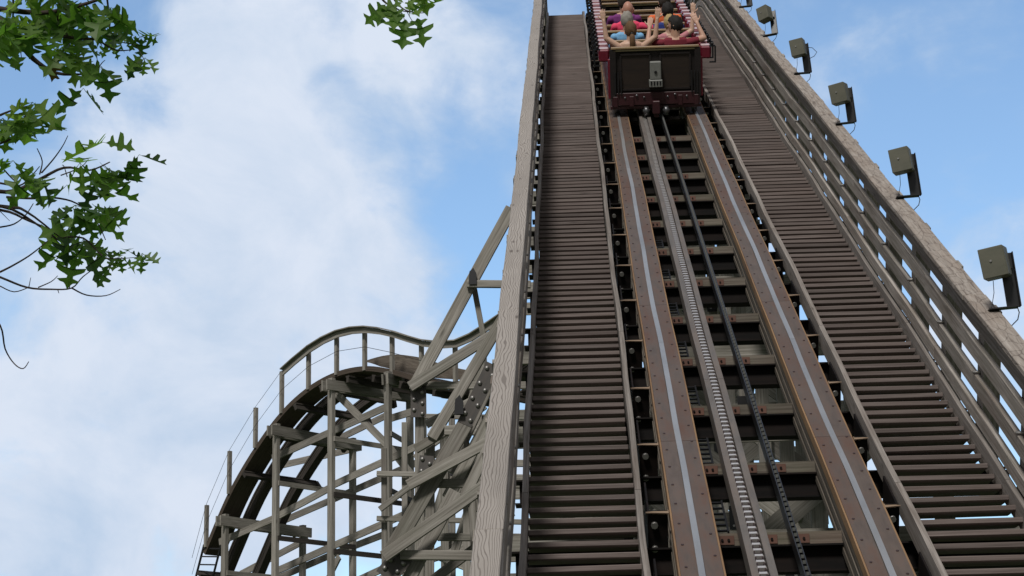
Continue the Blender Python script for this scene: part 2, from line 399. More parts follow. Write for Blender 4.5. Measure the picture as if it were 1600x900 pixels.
# ------------------------------------------------------------------ lift hill: rails, ties, bents
lift = thing('wooden_lift_hill', (1.2, 7, 0), 'steep wooden lift hill track with two brown plank rails and its timber trestle below', 'roller coaster')
TIE0, TIE_D = 11.30, 1.285
ties = [TIE0 + TIE_D*k for k in range(-4, 29)]
for uc in (.69, 1.755):
    r = MB()
    joints = [S0, 9.0, 12.6, 16.2, 19.8, 21.3, 25.2, 29, 33, 37, 41, 45, S1]
    for a, b in zip(joints[:-1], joints[1:]):
        along(r, uc-.122, uc-.020, -.035, 0.0, a+.003, b-.003, 0, .6); along(r, uc+.020, uc+.122, -.035, 0.0, a+.003, b-.003, 0, .6)
    s = 8.0
    while s < 37:                              # coach bolts in the plates
        for du in (-.09, .09):
            c = Q(uc+du, s + (.16 if du > 0 else 0), 0)
            r.tube([c-NV*.002, c+NV*.005], .009, 6, 1)
        s += .34
    plate = r.build('running_board', ['plate', 'chain_dark'], lift)
    st = MB()
    for a, b in zip([S0, 15.0, 22.4, 30, 38, 44], [15.0, 22.4, 30, 38, 44, S1]): along(st, uc-.0195, uc+.0195, -.03, .010, a+.002, b-.002, 0, 1.0, .25)
    st.build('steel_strip', 'strip', plate)
    e = MB()
    for sg in (-1, 1):
        e_u0, e_u1 = sorted((uc+sg*.123, uc+sg*.134))
        for a, b in zip(joints[:-1], joints[1:]): along(e, e_u0, e_u1, -.075, -.004, a+.002, b-.002, 0, .6)
    e.build('edge_board', 'orange', plate)
    lam = MB()
    for k in range(5): along(lam, uc-.13+.006*(k % 2), uc+.13-.006*(k % 2), -.078-.045*k-.043, -.078-.045*k, S0, S1, 0, .6)
    lam.build('laminated_stack', 'wood_board', plate)

VZ = Vector((0, 0, 1)); VY = Vector((0, 1, 0)); VX = Vector((1, 0, 0))
for k, s in enumerate(ties):
    p, t, nn = frame(s)
    b = MB()
    c = Q(1.24, s, -.36)
    b.beam(c - VX*1.66, c + VX*1.72, .10, .15, VZ)
    for sg in (-1, 1): b.box6(c + VZ*(sg*.08) - VY*.035, VX*1.69, VY*.085, VZ*.006)
    tie = b.build('cross_beam', 'black', lift)
    w_ = MB(); c2 = Q(1.24, s, -.36) + VZ*.128 - VY*.07
    w_.beam(c2 - VX*.68, c2 + VX*.64, .045, .078, VZ)
    w_.beam(c2 - VX*.68 + VY*.10, c2 + VX*.64 + VY*.10, .10, .05, VZ)
    w_.build('ledger_plank', 'wood_tan', tie)
    # rusty clips around the chain and rack
    for uu in (.90, 1.17, 1.37):
        q = MB(); cc = Vector((uu, c2.y-.026, c2.z-.005)); q.box6(cc, VX*.055, VY*.004, VZ*.028)
        for dx in (-.02, .02): q.tube([cc+VX*dx-VY*.003, cc+VX*dx-VY*.014], .009, 6, 1)
        q.build('rusty_clip', ['redrust', 'black'], tie)
    for u0, u1, ub in ((.425, .545, .46), (1.90, 1.985, 1.945)):
        q = MB()
        q.box6(Q((u0+u1)/2, s+.02, -.20), UV*((u1-u0)/2), t*.006, nn*.19)
        q.box6(Q(u0 if u0 < 1 else u1, s+.30, -.2), UV*.006, t*.28, nn*.17)
        q.tube([Q(ub, s+.012, -.10), Q(ub, s-.014, -.10)], .022, 8, 1); q.tube([Q(ub, s+.012, -.26), Q(ub, s-.014, -.26)], .022, 8, 1)
        q.build('side_bracket', ['black', 'bolt'], tie)
        q = MB(); x0, x1 = (u0-.02, .55) if u0 < 1 else (1.895, u1+.01)
        xr = x1 if u0 < 1 else x0; xl = x0 if u0 < 1 else x1
        q.poly([Q(xr, s-.025, -.012), Q(xl, s-.003, -.012), Q(xl, s+.004, -.012), Q(xr, s+.035, -.012)])
        q.poly([Q(xr, s+.035, -.018), Q(xl, s+.004, -.018), Q(xl, s-.003, -.018), Q(xr, s-.025, -.018)])
        q.build('bracket_tab', 'tabmat', tie, fix=False)

def zdeck(Y, n=-.5):        # height of the underside at world y
    return EYE.z + Y*math.tan(ALPHA) - (H-n)/math.cos(ALPHA)
def post(mb, x, y, z0, z1, a=.09, b=.14): mb.box6(Vector((x, y, (z0+z1)/2)), VZ*((z1-z0)/2), VX*(a/2), VY*(b/2))
ytop = Q(0, S_CREST).y
for k, s in enumerate(ties):
    y = Q(0, s, -.4).y + .16
    z1 = Q(0, s, -.48).z
    if z1 < .4: continue
    bent = MB(); lg = MB(); dg = MB(); gs = MB()
    main = (k % 2 == 0)
    if not main:
        continue
    for x in (-.12, .42, 2.08, 2.75)[(k//2) % 2:3+(k//2) % 2]: post(bent, x, y, 0, z1, .14, .09)
    z = z1 - .75; i = 0
    while z > .3:
        for dy in (-.07,): lg.beam(Vector((-.75, y+dy, z)), Vector((3.3, y+dy, z)), .04, .19)
        zn = z-2.3
        if zn > 0:
            a, b2 = ((-.12, z), (2.75, zn)) if (i+k//2) % 2 else ((2.75, z), (-.12, zn))
            dg.beam(Vector((a[0], y-.115, a[1])), Vector((b2[0], y-.115, b2[1])), .04, .19)
            if (i+k//2) % 3 == 0: dg.beam(Vector((a[0], y+.115, b2[1])), Vector((b2[0], y+.115, a[1])), .04, .19)
        gs.box6(Vector((.42, y-.118, z+.02)), VX*.1, VY*.004, VZ*.16)
        for dz in (-.09, 0, .09): gs.tube([Vector((.42+dz*.5, y-.122, z+dz)), Vector((.42+dz*.5, y-.137, z+dz))], .017, 6, 1)
        gs.box6(Vector((2.08, y-.118, z+.02)), VX*.1, VY*.004, VZ*.16)
        for dz in (-.09, 0, .09): gs.tube([Vector((2.08+dz*.5, y-.122, z+dz)), Vector((2.08+dz*.5, y-.137, z+dz))], .017, 6, 1)
        z = zn; i += 1
    bo = bent.build('bent_posts', 'wood', lift)
    lg.build('ledger', 'wood', bo)
    if dg.v: dg.build('diagonal', 'wood', bo)
    gs.build('bolted_gusset', ['blackpaint', 'bolt'], bo)
# lengthwise stringers and sway braces under the deck
for x in (.42, 2.08):
    q = MB()
    for n0 in (-.62,): along(q, x-.05, x+.05, n0-.2, n0, S0+2, S1-2)
    q.build('stringer_beam', 'wood', lift)
q = MB()
for x in (.42, 2.08):
    for y0 in range(9, 34, 4):
        z0 = zdeck(y0, -1.2); zz = zdeck(y0, -.9)
        if z0 > .5: q.beam(Vector((x+.07, y0, z0)), Vector((x+.07, y0+4.5, z0-1.2)), .04, .19)
q.build('sway_brace', 'wood', lift)

# ------------------------------------------------------------------ walkways
def walkway(u0, u1, label):
    o = thing('lift_walkway', Q((u0+u1)/2, 10, 0), label, 'walkway', 'stepped walkways beside the lift track')
    for sg, uu in ((1, u0), (-1, u1)):
        q = MB(); a, b = sorted((uu, uu+sg*.038))
        js = [S0+1, 8.2, 11.6, 15.3, 18.9, 22.6, 26.3, 30, 33.6, 37.2, 42]
        for c, d in zip(js[:-1], js[1:]): along(q, a, b, -.13, .028, c+.004, d-.004, 0, 1.3, .3)
        q.build('stringer', 'stringer', o)
    ps = .193; s = 8.6; n = 0; rest = MB()
    while s < 41.5:
        p, t, nn = frame(s)
        fw = VY; up = VZ
        wv = wob(s+u0*3)*1.3
        c = p + UV*((u0+u1)/2+wv) - nn*.055 + fw*.12 + VZ*rnd(-.003, .003) + fw*rnd(-.004, .004)
        mb = MB() if n < 100 else rest
        mb.box6(c, (VX*((u1-u0)/2-.041)) + VZ*rnd(-.0025, .0025), fw*.132, VZ*.0165)
        if n < 100: mb.build('tread', 'tread', o, bevel=.004)
        n += 1; s += ps
    r = rest.build('treads', 'tread', o); r['kind'] = 'stuff'
    return o
walkway(-.375, .394, 'left stepped walkway between the grained pine handrail and the left rail')
walkway(2.01, 2.75, 'right stepped walkway between the right rail and the fence carrying lamps')

# ------------------------------------------------------------------ fences
def fence(side, cap0, cap1, face, label, capmat, railm, nr):
    o = thing('handrail_fence', Q(face, 10, 0), label, 'fence', 'timber handrail fences along the lift')
    q = MB(); js = [S0, 8.8, 12.9, 17.1, 20.6, 24.7, 28.9, 33, 37.3, S1-1]
    for i, (a, b) in enumerate(zip(js[:-1], js[1:])):
        j = rnd(-.004, .004); along(q, cap0+j, cap1+j, .86, .90, a+.003, b-.003, 0, .8, .35)
    q.build('cap_rail', capmat, o, bevel=.004)
    f0, f1 = sorted((face, face+side*.04))
    for (n0, n1) in nr:
        q = MB(); js = [S0, 9.6+n0, 14.1+n0, 18.8-n0, 23.3, 27.9+n0, 32, 36.6, S1-1]
        for a, b in zip(js[:-1], js[1:]):
            j = rnd(-.003, .003); along(q, f0+j, f1+j, n0, n1, a+.004, b-.004, 0, .9, .35)
        q.build('rail', railm, o, bevel=.003)
    for s in [x + .12 for x in ties]:
        p, t, nn = frame(s)
        q = MB(); hw = .046 if side < 0 else .06; uc = face + side*(.04+hw)
        q.box6(Q(uc, s, .30), nn*.55, UV*(hw-.002), t*(.08 if side < 0 else .095))
        pm = q.build('post', railm, o)
        q = MB(); b0 = Q(uc+side*(hw+.002), s+.11, .55); b1 = Q(uc+side*(hw+.002), s+.11, -.15)
        q.beam(b0, b1 + t*.35, .038, .09, UV)
        q.tube([Q(face-side*.012, s, .40), Q(face+side*.1, s, .40)], .011, 6, 1)
        q.build('knee_brace', [railm, 'bolt'], pm)
    return o
fence(-1, -.525, -.385, -.405, 'left handrail fence with broad zebra grained pine cap', 'cap', 'rail_wood', [(.70, .855), (.42, .56), (.14, .28)])
fr = fence(1, 2.69, 2.84, 2.735, 'right handrail fence with cracked pale cap, row of box lamps on it', 'cracked', 'rail_wood', [(.712, .855), (.49, .615), (.268, .385), (.06, .165)])

# ------------------------------------------------------------------ chain and rack
ch = thing('lift_chain', Q(1.04, 10, 0), 'bright steel lift chain lying in its grey side channels left of the toothed rack', 'chain')
for a, b in ((.966, 1.008), (1.072, 1.116)):
    q = MB()
    for c, d in zip([S0, 14, 20.1, 26.2, 32], [14, 20.1, 26.2, 32, 41]): along(q, a, b, -.12, 0, c+.003, d-.003, 0, .6)
    q.build('side_channel', 'channel', ch)
q = MB(); along(q, 1.009, 1.071, -.13, -.10, S0, 41, 0, .6); q.build('trough_liner', 'chain_dark', ch)
rest = MB(); n = 0; s = 9.0
while s < 33:
    p, t, nn = frame(s); wv = .6*wob(s+.966*3)
    mb = MB() if n < 100 else rest
    c = Q(1.040+wv, s, -.030)
    mb.box6(c, UV*.024, t*.015, nn*.010); mb.tube([c-UV*.029-nn*.004, c+UV*.029-nn*.004], .012, 6, 0)
    for sg in (-1, 1): mb.box6(c + UV*(sg*.020) + t*.045 - nn*.006, t*.05, UV*.003, nn*.013, 1)
    if n < 100: mb.build('link', ['chain', 'chain_dark'], ch)
    n += 1; s += .088
r = rest.build('links', ['chain', 'chain_dark'], ch); r['kind'] = 'stuff'
rk = thing('anti_rollback_rack', Q(1.3, 10, 0), 'dark toothed steel rack running up the middle of the lift between chain and right rail', 'rack')
q = MB(); along(q, 1.270, 1.277, -.10, -.01, S0, 41); along(q, 1.299, 1.306, -.10, -.01, S0, 41); along(q, 1.278, 1.298, -.10, -.04, S0, 41); q.build('channel', 'blackpaint', rk)
q = MB(); s = 9
while s < 33:
    p, t, nn = frame(s)
    a = Q(1.29, s, -.035); q.box6(a + t*.02 + nn*.012, UV*.0095, t*.022 - nn*.010, nn*.010 + t*.004); s += .085
o_ = q.build('teeth', 'rack', rk); o_['kind'] = 'stuff'

# ladder-like cable guards seen below the deck to the left of the chain
for i, s in enumerate([x for x in ties if 9 < x < 20]):
    q = MB(); c = Q(.90, s+.62, -.30)
    for dx in (-.05, .05): q.beam(c+VX*dx-TV*.28, c+VX*dx+TV*.28, .012, .02, NV)
    for j in range(6): q.beam(c-VX*.05+TV*(-.25+.1*j), c+VX*.05+TV*(-.25+.1*j), .014, .014, NV)
    q.build('chain_return_guard', 'blackpaint', lift)

# ------------------------------------------------------------------ outrigger frames on the left of the lift
side = thing('outrigger_trestle', PY(660, 900, 17.5), 'grey green timber outrigger trestle of crossing legs and ledgers left of the lift', 'trestle')
side.location.z = 0; ORG[side.name] = Vector(side.location)
def pair(mb, a, b, wd, off, h=.04):
    for sg in (-1, 1): mb.beam(a+VY*(off*sg), b+VY*(off*sg), h, wd, VZ if abs((b-a).normalized().z) < .95 else VX)
def member(name, Y, a, b, wd=.185, off=0, th=.045, mat='wood', par=None):
    q = MB(); A = PY(a[0], a[1], Y); B = PY(b[0], b[1], Y)
    d = (B-A).normalized(); up = VX if abs(d.z) > .9 else VZ
    q.beam(A+VY*off, B+VY*off, th, wd, (d.cross(VY)).normalized())
    return q.build(name, mat, par or side, bevel=.004)
BA, BB, BC, BD = 18.6, 17.5, 16.4, 15.3
#          name, plane, from, to, width, offset
MEM = [('leg', BA, (800, 330), (650, 606), 20, -.10), ('ledger', BA, (641, 604), (830, 604), 12, -.05), ('ledger', BA, (731, 450), (830, 451), 12, -.16),
       ('brace', BA, (643, 611), (785, 522), 17, -.19), ('leg', BA, (656, 606), (655, 1300), 15, 0), ('hanger', BA, (739, 440), (757, 535), 9, .02),
       ('leg', BB, (795, 488), (676, 688), 18, -.10), ('ledger', BB, (697, 679), (830, 679), 15, -.20), ('brace', BB, (700, 674), (650, 704), 14, -.06),
       ('brace', BB, (690, 795), (800, 640), 14, .10), ('leg', BB, (672, 690), (668, 1300), 14, .05), 
       ('leg', BC, (800, 520), (700, 735), 18, .08), ('leg', BC, (730, 664), (612, 868), 25, -.12), ('ledger', BC, (681, 757), (830, 758), 14, -.06),
       ('brace', BC, (641, 765), (780, 690), 17, -.22), ('leg', BC, (728, 690), (728, 1300), 12, .14), ('leg', BC, (795, 600), (700, 780), 19, -.05),
       ('leg', BD, (790, 640), (722, 780), 17, .08), ('ledger', BD, (628, 870), (830, 872), 15, -.12), ('brace', BD, (603, 875), (790, 744), 19, -.20),
       ('leg', BD, (712, 768), (634, 915), 21, -.02), ('leg', BD, (735, 770), (770, 1300), 12, .12), ('ledger', BD, (681, 835), (830, 836), 12, .16),
       ('brace', BA, (690, 870), (800, 795), 14, .2), ('brace', BA, (662, 655), (800, 585), 13, .28), ('leg', BA, (690, 660), (696, 1300), 13, .3),
       ('leg', BA, (752, 560), (625, 960), 15, .35), ('ledger', BA, (650, 715), (830, 716), 11, .3), ('leg', BB, (770, 620), (774, 1300), 14, .3),
       ('brace', BA, (575, 905), (760, 815), 13, .4), ('hanger', BC, (722, 636), (742, 800), 9, .0), ('brace', BD, (660, 910), (790, 812), 15, .25),
       ('leg', BB, (760, 690), (690, 900), 13, .4), ('brace', BC, (650, 850), (780, 900), 12, .35)]
BE = 22.5
MEM += [('leg', BE, (600, 700), (603, 1300), 9, 0), ('leg', BE, (632, 660), (634, 1300), 9, 0), ('leg', BE, (705, 640), (708, 1300), 10, .1), ('leg', BE, (748, 640), (750, 1300), 10, 0),
        ('ledger', BE, (590, 742), (830, 748), 8, -.1), ('ledger', BE, (590, 812), (830, 818), 8, -.1), ('brace', BE, (596, 800), (720, 705), 9, -.2), 
        ('brace', BE, (650, 720), (760, 640), 9, -.2), ('brace', BE, (632, 890), (800, 840), 9, -.15), ('ledger', BE, (650, 648), (830, 650), 8, .1)]
MEM = [(a_, b_, c_, d_, px*b_/3000, e_) for a_, b_, c_, d_, px, e_ in MEM]
for nm_, Y, a, b, wd, off in MEM: member(nm_, Y, a, b, wd, off)
# dark bolted steel splice plates
def splice(Y, a, b, wd, off, nb):
    q = MB(); A = PY(a[0], a[1], Y)+VY*off; B = PY(b[0], b[1], Y)+VY*off; d = (B-A).normalized(); sidev = d.cross(VY).normalized()
    q.box6((A+B)/2, (B-A)/2, sidev*(wd/2), VY*.006)
    for i in range(nb):
        for sg in (-1, 1):
            c = A + (B-A)*((i+.5)/nb) + sidev*(sg*wd*.27) + d*(sg*.02) - VY*.008; q.sphere(c, .022, 1, 8, 4)
    q.build('splice_plate', ['blackpaint' if False else 'plate_dark', 'bolt'], side)
M['plate_dark'] = rusty('dark_splice_steel', (.075,.07,.066), (.09,.06,.045), .4, .6)
splice(BC, (772, 575), (727, 668), .13, -.14, 4); splice(BA, (655, 606), (655, 655), .15, -.10, 3); splice(BB, (668, 715), (664, 770), .13, -.1, 3)
splice(BD, (632, 868), (604, 905), .18, -.1, 3)
for Y, x, y in ((BA, 740, 440), (BC, 719, 640), (BB, 712, 735)):
    q = MB(); c = PY(x, y, Y) - VY*.2
    q.poly([c+VX*-.04+VZ*-.08, c+VX*.04+VZ*-.08, c+VX*.04+VZ*.03, c+VX*.01+VZ*.09, c+VX*-.03+VZ*.05]); q.poly([c+VY*.04+VX*.04+VZ*-.08, c+VY*.04+VX*-.04+VZ*-.08, c+VY*.04+VX*-.03+VZ*.05, c+VY*.04+VX*.01+VZ*.09, c+VY*.04+VX*.04+VZ*.03])
    q.beam(c+VY*.02-VZ*.07, c+VY*.02+VZ*.06, .05, .038); q.build('end_block', 'blackpaint', side)

# ------------------------------------------------------------------ the far hill
far = thing('curved_coaster_hill', PZ(540, 1250, 50), 'dark humped coaster hill with railed catwalk on timber trestle, behind the lift at left', 'roller coaster')
far.location.z = 0; ORG[far.name] = Vector(far.location)
CX = Vector((.65, .76, 0)).normalized()       # across the far track, away from the camera
TX = Vector((.76, -.65, 0)).normalized()
def zn(x): return 53 - 5.5*(x-322)/390
def NP(x, y, c=0.0): return PZ(x, y, zn(x)) + CX*c       # near edge of the catwalk, then c metres across
def zf(x): return zn(x-118) + 2.36
def FPp(x, y): return PZ(x, y, zf(x))
EDGE = [(296,915),(322,850),(358,767),(399,697),(440,642),(482,604),(525,581),(570,572),(612,577),(659,590),(712,596),(760,578),(800,548)]
def catmull(P, n=6):
    out = []
    for i in range(len(P)-1):
        p0 = P[max(i-1, 0)]; p1 = P[i]; p2 = P[i+1]; p3 = P[min(i+2, len(P)-1)]
        for k in range(n):
            t = k/n; out.append(.5*((2*p1)+(p2-p0)*t+(2*p0-5*p1+4*p2-p3)*t*t+(3*p1-p0-3*p2+p3)*t**3))
    out.append(P[-1]); return out
base = [NP(x, y) for x, y in EDGE]
PTH = catmull(base, 6)
PF = []
for i, p in enumerate(PTH):
    t = (PTH[min(i+1, len(PTH)-1)]-PTH[max(i-1, 0)]).normalized(); nn = CX.cross(t).normalized()
    if nn.z < 0: nn = -nn
    PF.append((p, CX, nn))
def fsweep(mb, c0, c1, n0, n1, i0=0, i1=None, mi=0, lift_=None):
    seg = PF[i0:i1]
    if lift_: seg = [(p+Z*lift_(i0+k), X, Z) for k, (p, X, Z) in enumerate(seg)]
    mb.sweep(seg, [(c0, n0), (c1, n0), (c1, n1), (c0, n1)], mi)
q = MB(); fsweep(q, 0, .66, -.13, 0, 5)
cat = q.build('catwalk', 'wood_brown', far)
bank = lambda i: 0 if True else .46*max(0, min(1, (i-38)/9))*max(0.25, 1-max(0, i-50)/20) if i > 38 else 0
for c0, lf in ((.86, None), (1.98, bank)):
    q = MB(); fsweep(q, c0, c0+.30, -.05, 0, 0, None, 0, lf)
    for k in range(3): fsweep(q, c0+.02+.006*(k % 2), c0+.28-.006*(k % 2), -.055-.06*k-.055, -.055-.06*k, 0, None, 0, lf)
    q.build('rail', 'wood_dark', far)
q = MB(); NR = [(38,.30,.33),(41,.10,.38),(44,0,.42),(50,0,.45),(55,.10,.42),(60,.18,.38),(68,.2,.36)]
def nr_at(i):
    for (a, x0, x1), (b, y0, y1) in zip(NR[:-1], NR[1:]):
        if a <= i <= b: f_ = (i-a)/(b-a); return x0+(y0-x0)*f_, x1+(y1-x1)*f_
for i in range(38, 68):
    (p0, X0, Z0), (p1, X1, Z1) = PF[i], PF[i+1]; a0, a1 = nr_at(i); b0, b1 = nr_at(i+1)
    for c_ in (.72, .76):
        L_ = .33*i; q.poly([p0+X0*c_+Z0*a0, p1+X1*c_+Z1*b0, p1+X1*c_+Z1*b1, p0+X0*c_+Z0*a1], 0, [(L_, a0), (L_+.33, b0), (L_+.33, b1), (L_, a1)])
    q.poly([p0+X0*.72+Z0*a1, p1+X1*.72+Z1*b1, p1+X1*.76+Z1*b1, p0+X0*.76+Z0*a1])
q.build('banked_side_board', 'wood_board', far)
for i in range(3, len(PF), 6):
    p, X, Z = PF[i]
    q = MB(); q.box6(p + X*1.2 - Z*.33, X*1.3, (X.cross(Z))*.045, Z*.07); q.box6(p + X*1.2 - Z*.24, X*1.3, (X.cross(Z))*.07, Z*.02)
    q.box6(p + X*2.52 - Z*.36, X*.05, (X.cross(Z))*.07, Z*.12)
    q.build('tie', 'wood_dark', far)
POSTS = [(322,850,787),(358,767,702),(399,695,634),(440,641,577),(482,604,541),(526,581,517),(570,574,510),(613,585,517),(659,597,531),(712,600,532),(757,585,508)]
for x, yb, yt in POSTS:
    q = MB(); a = NP(x, yb+2); q.beam(Vector((a.x, a.y, a.z-.05)), a + VZ*((yb-yt)/3000*zn(x)), .10, .09, TX); q.build('catwalk_post', 'wood', cat)
q = MB()
tops = [NP(x, yt) for x, yb, yt in POSTS[3:]] + [NP(800, 478)]
cc = catmull(tops, 2)
q.sweep([(p, CX, VZ) for p in cc], [(-.07, -.015), (.07, -.015), (.07, .015), (-.07, .015)]); q.sweep([(p + CX*.04, CX, VZ) for p in cc], [(-.02, -.17), (.02, -.17), (.02, -.02), (-.02, -.02)])
q.build('catwalk_handrail', 'wood', cat)
q = MB()
for fr_ in (.97, .5):
    pts = [NP(x, yb+(yt-yb)*fr_) for x, yb, yt in [(300, 925, 870)]+POSTS[:(4 if fr_ > .9 else 9)]]
    q.tube(pts, .007, 4)
q.build('guard_wire', 'cable', cat)
# access ladder below the end of the catwalk
lad = thing('access_ladder', NP(316, 852), 'small black ladder hanging off the low end of the far catwalk', 'ladder')
q = MB(); q.beam(NP(319, 851, 0), NP(300, 925, 0), .04, .05, TX); q.beam(NP(341, 851, .1), NP(322, 925, .1), .04, .05, TX); q.build('stile', 'blackpaint', lad)
for i in range(6):
    f_ = .08+.17*i; a = NP(319-19*f_, 851+74*f_, 0); b = NP(341-19*f_, 851+74*f_, .1); q = MB(); q.beam(a, b, .05, .035); q.build('rung', 'blackpaint', lad)
# bents: (near post x, ledger y at near end, far post x, ledger y at far end)
BN = [(352, 812, 473, 829), (432, 671, 551, 693), (518, 600, 640, 617), (606, 590, 660, 602)]
def fbeam(name, A, B, wd=.19, th=.05, mat='wood_far', par=None):
    q = MB(); d = (B-A).normalized(); v = (B-A); hor = Vector((v.x, v.y, 0)); hor = hor.normalized() if hor.length > .05 else CX
    sd_ = Vector((hor.y, -hor.x, 0)); up = sd_.cross(d).normalized()
    q.beam(A, B, th, wd, up); return q.build(name, mat, par or far)
for nx, ny, fx, fy in BN:
    A = PZ(nx, ny, zn(nx)-.35); B = PZ(fx, fy, zf(fx)-.6)
    q = MB()
    for p in (A, B):
        q.box6(Vector((p.x, p.y, (p.z+.1)/2)), VZ*(p.z/2+.1), TX*.085, CX*.06)
    bo = q.build('bent_post', 'wood_far', far)
    d = (B-A).normalized()
    for sg in (-1, 1): fbeam('bent_ledger', A-d*.25+TX*(.09*sg)-VZ*.05, B+d*.25+TX*(.09*sg)-VZ*.05, .27, .05, 'wood_far', bo)
    z = A.z-1.45
    while z > 1:
        fbeam('girt', Vector((A.x, A.y, z))+TX*.1, Vector((B.x, B.y, z))+TX*.1, .13, .045, 'wood_dark' if int(z*7) % 3 else 'wood_far', bo)
        z -= 1.45
# lengthwise braces, near frame and far frame
LB = [((426,716),(606,635),0), ((431,729),(563,699),1), ((520,690),(606,648),1), ((343,847),(426,811),0), ((426,811),(516,762),0), ((516,760),(700,675),0),
      ((421,823),(521,780),1), ((521,780),(690,706),1), ((376,897),(481,842),1), ((426,895),(516,855),0), ((516,855),(650,796),0), ((430,905),(520,866),1), ((520,866),(660,812),1),
      ((521,610),(606,696),0), ((606,696),(648,748),0), ((600,905),(640,840),0), ((505,920),(530,870),0), ((606,655),(655,640),0), ((520,925),(660,860),0), ((606,590),(660,640),1)]
for (a, b, fr_) in LB:
    if fr_: A, B = FPp(*a), FPp(*b)
    else: A, B = PZ(a[0], a[1], zn(a[0])+.2), PZ(b[0], b[1], zn(b[0])+.2)
    fbeam('lengthwise_brace', A, B, .185, .05, 'wood_far')

# ------------------------------------------------------------------ box lamps on the right cap
def make_lamp():
    o = thing('box_lamp', (0, 0, 0), 'x', 'lamp', 'box lamps along the right fence cap')
    q = MB(); q.box6(Vector((.075, 0, .012)), VX*.10, VY*.03, VZ*.005); q.box6(Vector((.142, .0, .20)), VX*.042, VY*.005, VZ*.19); q.box6(Vector((.187, -.012, .20)), VX*.004, VY*.022, VZ*.19)
    q.box6(Vector((.12, -.025, .30)), VX*.05, VY*.016, VZ*.03)
    br = q.build('bracket', 'blackpaint', o, local=True, bevel=.002)
    q = MB(); hx = Matrix.Rotation(rad(-24), 3, 'Z') @ Matrix.Rotation(rad(-2), 3, 'Y') @ Matrix.Rotation(rad(6), 3, 'X')
    X = hx @ VX; Y = hx @ VY; Z = hx @ VZ; c = Vector((.045, -.09, .305))
    o_ = len(q.v)
    q.box6(c, X*.083, Y*.072, Z*.102)
    hs = q.build('housing', 'lamp', o, local=True, bevel=.004)
    q = MB(); q.tube([c-Y*.074-X*.01+Z*.01, c-Y*.080-X*.01+Z*.01], .008, 8); q.build('screw', 'bolt', hs, local=True)
    q = MB(); q.box6(c+X*.084, X*.0025, Y*.063, Z*.094); q.build('side_seam', 'lamp', hs, local=True)
    q = MB(); q.tube([Vector((.165, .0, .03)), Vector((.17, -.02, -.03)), Vector((.15, -.03, -.08)), Vector((.10, -.02, -.12)), Vector((.03, 0, -.13))], .004, 5)
    q.build('cable', 'cable', o, local=True)
    q = MB(); q.tube([Vector((.03, -.03, .2)), Vector((.025, -.02, .12)), Vector((.0, 0, .03)), Vector((-.01, 0, .01))], .0025, 5); q.build('safety_wire', 'cable', o, local=True)
    return o
lamp0 = make_lamp()
lamp_s = [12.445, 16.074, 19.751, 23.371, 27.05, 30.72, 34.4, 8.8]
LL = ['largest box lamp, nearest the camera, on the cracked fence cap at far right', 'second nearest box lamp up the fence, its dark bracket fully against blue sky', 'third box lamp up the fence from the camera, midway along the row',
      'fourth box lamp up the fence, with a cable looping out behind its bracket', 'fifth box lamp up the fence, tilted forward against pale cloud', 'sixth lamp up the fence, cut off by the top edge with only its bracket showing']
def copy_tree(o, parent=None):
    c = o.copy(); C.objects.link(c)
    if parent: c.parent = parent
    for chd in list(o.children): copy_tree(chd, c)
    return c
for i, s in enumerate(lamp_s[:6]):
    o = lamp0 if i == 0 else copy_tree(lamp0)
    o.location = Q(2.79, s, .905); o.rotation_euler = (rad([0, -1, 2, 1, -9, -4][i]), rad(-4), rad([0, 3, -2, 4, -14, 0][i]))
    o['label'] = LL[i]
    if i == 3:
        q = MB(); q.tube([Vector((.176, 0, .34)), Vector((.24, 0, .33)), Vector((.29, 0, .27)), Vector((.25, 0, .22)), Vector((.18, 0, .19))], .004, 5); q.build('cable_loop', 'cable', o, local=True)

